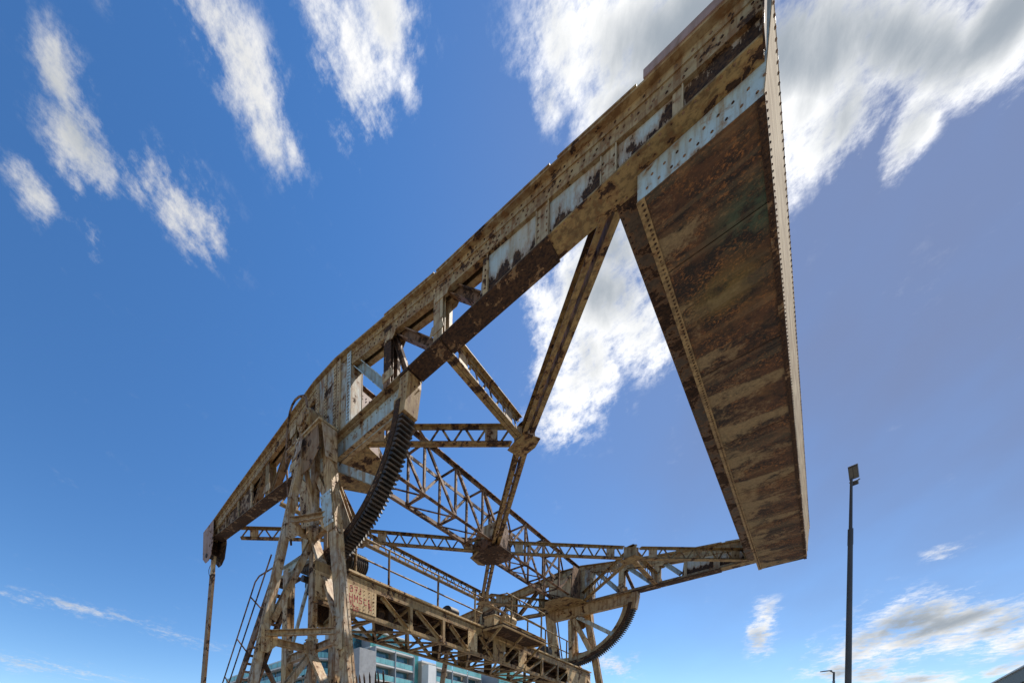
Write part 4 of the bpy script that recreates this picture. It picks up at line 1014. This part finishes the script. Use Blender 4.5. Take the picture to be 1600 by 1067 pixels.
# ------------------------------------------------------------------ hanger rods at the tips
for yc, s, lb in ((YL, -1, 'rusty twin bar hanger rod dropping from the near beam tip at far left'), (YR, 1, 'rusty twin bar hanger rod seen below the walkway, hung from the hidden far beam tip')):
    Y = lambda o: yc + s * o
    a = V(-7.62, yc, -.1); c = V(-9.02, yc, -8.7); d = (c - a).normalized()
    t = thing('hanger_rod', lb, 'rod', (c.x, yc, 0), 'hanger rods at the beam tips')
    for k in (-1, 1):
        q = MB(); pts = []
        q.bar(a + d * .55 + V(k * .075, 0, 0), c + V(k * .075, 0, 0), .10, .14, (1, 0, 0)); q.make('bar', 'rustbar', t)
    q = MB(); q.plate([a + V(-.12, -.05, .06), a + V(.12, -.05, .06), a + d * .35 + V(.10, -.05, 0), a + d * .62 + V(.13, -.05, 0), a + d * .62 + V(-.13, -.05, 0), a + d * .35 + V(-.10, -.05, 0)], (0, .1, 0)); q.make('eye', 'plate', t)
    for k in (.22, .40, .58, .76, .93):
        p = lerp(a, c, k); MB().bar(p - d * .07, p + d * .07, .045, .15, (1, 0, 0)).make('spacer', 'rustbar', t)
    if s < 0:
        p = a + d * .3; MB().tube([p + V(-.10, -.06, .1), p + V(-.24, -.06, -.02), p + V(-.22, -.06, -.16), p + V(-.12, -.06, -.3)], .012, 5).make('wire', 'blackish', t)
    MB().cuboid(c.x - .3, c.x + .3, yc - .3, yc + .3, -H + .0, -8.6).make('anchor_block', 'concrete', t)

# ------------------------------------------------------------------ steep stair behind the near tower
t = thing('access_stair', 'steep rusty stair with a tube handrail climbing behind the near tower', 'stair', (-6.5, .45, 0))
sa = V(-3.75, .2, -2.0); sb = V(-9.2, .2, -8.9)
for y in (.2, .85): MB().cbar((sa.x, y, sa.z), (sb.x, y, sb.z), .07 * (1 if y < .5 else -1), .26, .014).make('stringer', 'brown', t)
n = 30
for i in range(n):
    p = lerp(sa, sb, (i + .5) / n); put_bar('tread', (p.x, .24, p.z), (p.x, .81, p.z), .20, .03, 'brown', t)
q = MB(); u = V(-.78, 0, .62)
for k in (1.0, .55):
    p = [V(sb.x, .17, sb.z) + u * k, V(sa.x - .3, .17, sa.z - .38) + u * k]
    if k == 1.0: p += [p[-1] + V(.25, 0, .10), p[-1] + V(1.5, 0, .06)]
    else: p += [p[-1] + V(.62, 0, .78)]
    q.tube(p, .024, 7)
hr = q.make('hand_rail', 'brown', t)
for i in range(6):
    p = lerp(sa, sb, .11 + i * .165) + V(0, -.03, 0); MB().tube([p, p + u * 1.0], .024, 6).make('rail_post', 'brown', hr)
MB().cuboid(-3.9, -3.1, .25, .8, -2.05, -2.02).make('landing', 'blackish', t)

# ------------------------------------------------------------------ lamp posts
lx, ly, lt = 7.095, 9.09, 8.55
t = thing('street_lamp', 'tall dark lamp post with a square flood head against open sky on the right', 'lamp post', (lx, ly, 0), 'lamp posts')
q = MB(); q.cyl((lx, ly, 0), (lx, ly, 3.2), .060, 16, .057); q.cyl((lx, ly, 3.2), (lx, ly, 6.9), .054, 16, .040); q.cyl((lx, ly, 3.17), (lx, ly, 3.23), .063, 16); q.make('pole', 'pole', t, 0)
q = MB(); q.cyl((lx, ly, 6.88), (lx, ly, 7.25), .045, 14, .043); q.cyl((lx, ly, 7.25), (lx, ly, 8.42), .030, 12, .022); q.make('spigot', 'pole', t, 0)
q = MB(); hd = V(lx + .03, ly - .02, 8.56); nn = V(-.2, -.86, -.46).normalized(); ax = V(.98, -.22, 0).normalized(); up_ = nn.cross(ax).normalized(); up_ = up_ if up_.z > 0 else -up_; ax = up_.cross(nn).normalized()
def hbox(a0, a1, b0, b1, c0, c1):
    return [hd + ax * a + up_ * b + nn * c for c in (c0, c1) for a, b in ((a0, b0), (a1, b0), (a1, b1), (a0, b1))]
bx_f = [(0, 3, 2, 1), (4, 5, 6, 7), (0, 1, 5, 4), (1, 2, 6, 5), (2, 3, 7, 6), (3, 0, 4, 7)]
q.add(hbox(-.07, .07, -.16, .14, -.03, .03), bx_f); q.add(hbox(-.076, -.058, -.22, -.19, -.03, .03), bx_f); q.add(hbox(.058, .076, -.22, -.19, -.03, .03), bx_f); q.add(hbox(-.05, .05, -.30, -.2, -.03, .03), bx_f); q.make('lamp_head', 'pole', t, 0)
q = MB(); q.add(hbox(-.062, -.004, -.15, .10, .031, .038), bx_f); q.add(hbox(.004, .062, -.15, .10, .031, .038), bx_f); q.make('lens', 'lens', t, 0)
fx_, fy_ = 7.078, 40.7
t = thing('street_lamp', 'small faraway lamp post with a flat arm low at the right', 'lamp post', (fx_, fy_, 0), 'lamp posts')
q = MB(); q.cyl((fx_, fy_, 0), (fx_, fy_, 8.3), .10, 12, .07); q.make('pole', 'pole2', t, 0)
q = MB(); q.cyl((fx_, fy_, 8.3), (fx_, fy_, 8.95), .055, 10); q.tube([(fx_, fy_, 8.9), (fx_ - .2, fy_ - .2, 9.05)], .04, 6); q.make('arm', 'pole', t, 0)
q = MB(); q.bar((fx_ - .16, fy_ - .18, 9.05), (fx_ - .58, fy_ - .62, 8.98), .22, .06); q.make('lamp_head', 'pole', t, 0)

# ------------------------------------------------------------------ buildings behind
def facade(t, p, d, n, bays, bw, levels, fh, ztop_, recess=1.3, glass='teal', parapet=True, bandwall='render', wallmat='slab'):
    """p: start at ground, d: along the facade, n: outward; balconies with glass fronts, panes set back"""
    d = Vector(d); n = Vector(n); p = Vector(p); L_ = bays * bw; Z = V(0, 0, 1)
    for k in range(levels):
        z = ztop_ - k * fh
        if z < 2: break
        q = MB(); a = p + Z * (z - .30); q.plate([a + n * .0, a + d * L_, a + d * L_ - n * recess, a - n * recess], Z * .30); q.make('floor_slab', 'slab', t, 0)
        for i in range(bays):
            np_ = 4 if bw > 4 else 2; w = (bw - .2) / np_ - .04
            for j in range(np_):
                a = p + d * (i * bw + .12 + j * (w + .04)) + Z * z
                MB().plate([a - n * .06 + Z * .06, a + d * w - n * .06 + Z * .06, a + d * w - n * .06 + Z * 1.08, a - n * .06 + Z * 1.08], n * .02).make('balcony_panel', glass, t, 0)
            if z + fh - .3 < ztop_ + .1 or k > 0:
                b_ = p + d * (i * bw) + Z * z - n * recess
                MB().plate([b_ + d * .15 + Z * .05, b_ + d * (bw * .88) + Z * .05, b_ + d * (bw * .88) + Z * (fh - .36), b_ + d * .15 + Z * (fh - .36)], n * .05).make('window_pane', 'pane', t, 0)
        MB().tube([p + Z * (z + 1.1) - n * .05, p + d * L_ + Z * (z + 1.1) - n * .05], .03, 5).make('rail', 'frame', t, 0)
def block(t, x0, x1, y0, y1, z1, mat='render', name='wall'):
    MB().cuboid(x0, x1, y0, y1, 0, z1).make(name, mat, t, 0); MB().cuboid(x0 - .15, x1 + .15, y0 - .15, y1 + .15, z1 + .003, z1 + .35).make('roof', 'slab', t, 0)

FH = 3.06
# 1: corner block, long side towards the camera, teal balconies, curved corner
tA = thing('apartment_building', 'white apartment block with long rows of glass balconies seen behind the near tower', 'building', (-72, 50, 0), 'apartment blocks behind the bridge')
block(tA, -96, -58, 41.4, 60, 23.2, 'tan')
facade(tA, (-96, 40, 0), (1, 0, 0), (0, -1, 0), 14, 2.6, 8, FH, 21.6)
for k in range(7):
    z = 21.6 - k * FH; q = MB(); c = V(-59.6, 44.2, z); ar = [c + V(4.2 * math.sin(R(a)), -4.2 * math.cos(R(a)), -.3) for a in range(0, 91, 10)]
    q.plate([c + V(-1, 0, -.3), c + V(-1, -4.2, -.3)] + ar + [c + V(4.2, 6, -.3), c + V(-1, 6, -.3)], V(0, 0, .3)); q.make('curved_slab', 'slab', tA, 0)
    for a in range(0, 90, 10):
        u0 = c + V(4.15 * math.sin(R(a + .6)), -4.15 * math.cos(R(a + .6)), .05); u1 = c + V(4.15 * math.sin(R(a + 9.4)), -4.15 * math.cos(R(a + 9.4)), .05)
        MB().plate([u0, u1, u1 + V(0, 0, 1.03), u0 + V(0, 0, 1.03)], (u0 - c).normalized() * .02).make('balcony_panel', 'teal', tA, 0)
        w0 = c + V(2.8 * math.sin(R(a + .6)), -2.8 * math.cos(R(a + .6)), .02); w1 = c + V(2.8 * math.sin(R(a + 9.4)), -2.8 * math.cos(R(a + 9.4)), .02)
        MB().plate([w0, w1, w1 + V(0, 0, FH - .36), w0 + V(0, 0, FH - .36)], (w0 - c).normalized() * -.04).make('window_pane', 'pane', tA, 0)
MB().cuboid(-61, -57.6, 42.5, 49, 0, 24.6).make('stair_tower', 'pane', tA, 0)
# 2: the block facing along the quay
tB = thing('apartment_building', 'white block of recessed balconies beside a tall pale concrete wall, below the walkway', 'building', (-56, 54, 0), 'apartment blocks behind the bridge')
block(tB, -62, -49.5, 47.9, 59.0, 23.3, 'tan')
for i in range(12): MB().cuboid(-49.6, -49.45, 47.95 + i * .92, 48.82 + i * .92, 23.68, 26.5).make('window_pane', 'green', tB, 0)
MB().cuboid(-60, -49.62, 47.9, 59.0, 23.66, 26.6).make('upper_storey', 'frame', tB, 0)
MB().cuboid(-60, -48.9, 47.8, 59.1, 26.603, 26.85).make('roof', 'slab', tB, 0)
for i in range(3): MB().cuboid(-48.6, -48.5, 59.2 + i * .6, 59.75 + i * .6, 0.2, 25.2).make('glass_strip', 'green', tB, 0)
MB().cuboid(-58, -48.62, 59.15, 60.8, 0, 25.3).make('link_wall', 'frame', tB, 0)
facade(tB, (-48, 47.9, 0), (0, 1, 0), (1, 0, 0), 2, 5.5, 8, FH, 23.46)
MB().cuboid(-56, -47.7, 43.6, 47.7, 0, 22.3).make('concrete_wall', 'concrete', tB, 0)
for k in range(2):
    for i in range(7): MB().cuboid(-52.02, -51.9, 43.8 + i * .92, 44.66 + i * .92, 22.6 + k * 2.2, 24.7 + k * 2.2).make('window_pane', 'pane', tB, 0)
MB().cuboid(-58, -52.05, 43.6, 50.3, 22.35, 27.6).make('penthouse', 'frame', tB, 0)
for i in range(3):
    y = 47.9 + i * 5.5
    MB().cuboid(-49.4, -47.9, y - .11, y + .11, 0, 23.4).make('party_wall', 'frame', tB, 0)
# 3: lower, set back
tC = thing('apartment_building', 'lower white block with teal balcony fronts to the right of the taller block', 'building', (-52, 72, 0), 'apartment blocks behind the bridge')
block(tC, -60, -47.6, 60.9, 82, 22.6, 'tan')
facade(tC, (-46, 63.6, 0), (0, 1, 0), (1, 0, 0), 3, 5.8, 7, FH, 21.9)
MB().cuboid(-50, -45.9, 61.0, 63.5, 0, 21.9).make('side_wall', 'render', tC, 0)
for i in range(4): MB().cuboid(-47.25, -45.9, 63.6 + i * 5.8 - .1, 63.6 + i * 5.8 + .1, 0, 21.85).make('party_wall', 'frame', tC, 0)
# 4: green glass tower end
tD = thing('glass_building', 'green glass fronted building end below the middle of the walkway', 'building', (-44, 90, 0))
block(tD, -60, -43.2, 83.5, 99, 24.6, 'frame')
for k in range(8):
    for i in range(11):
        MB().cuboid(-43.17, -43.05, 83.6 + i * 1.4, 84.93 + i * 1.4, .3 + k * 3.03, 3.2 + k * 3.03).make('glass_panel', 'green', tD, 0)
# 5: dark building low on the right
tE = thing('dark_building', 'dark clad building whose pale gutter slopes across the bottom right corner', 'building', (18, 44, 0))
MB().cuboid(13.3, 24, 22, 66, 0, 6.3).make('wall', 'darkwall', tE, 0)
MB().cuboid(13.05, 24.2, 21.8, 66.2, 6.303, 6.98).make('fascia', 'darkwall', tE, 0)
MB().cuboid(12.98, 13.2, 21.7, 66.3, 6.985, 7.06).make('gutter', 'gutter', tE, 0)
MB().cuboid(13.25, 24.1, 21.9, 66.1, 6.99, 7.04).make('roof', 'roof', tE, 0)
for i in range(28):
    y = 23 + i * 1.55
    fr = MB().cuboid(13.22, 13.297, y, y + 1.1, 4.3, 6.0).make('window', 'frame', tE, 0)
    MB().cuboid(13.19, 13.217, y + .07, y + 1.03, 4.37, 5.93).make('pane', 'pane', fr, 0)
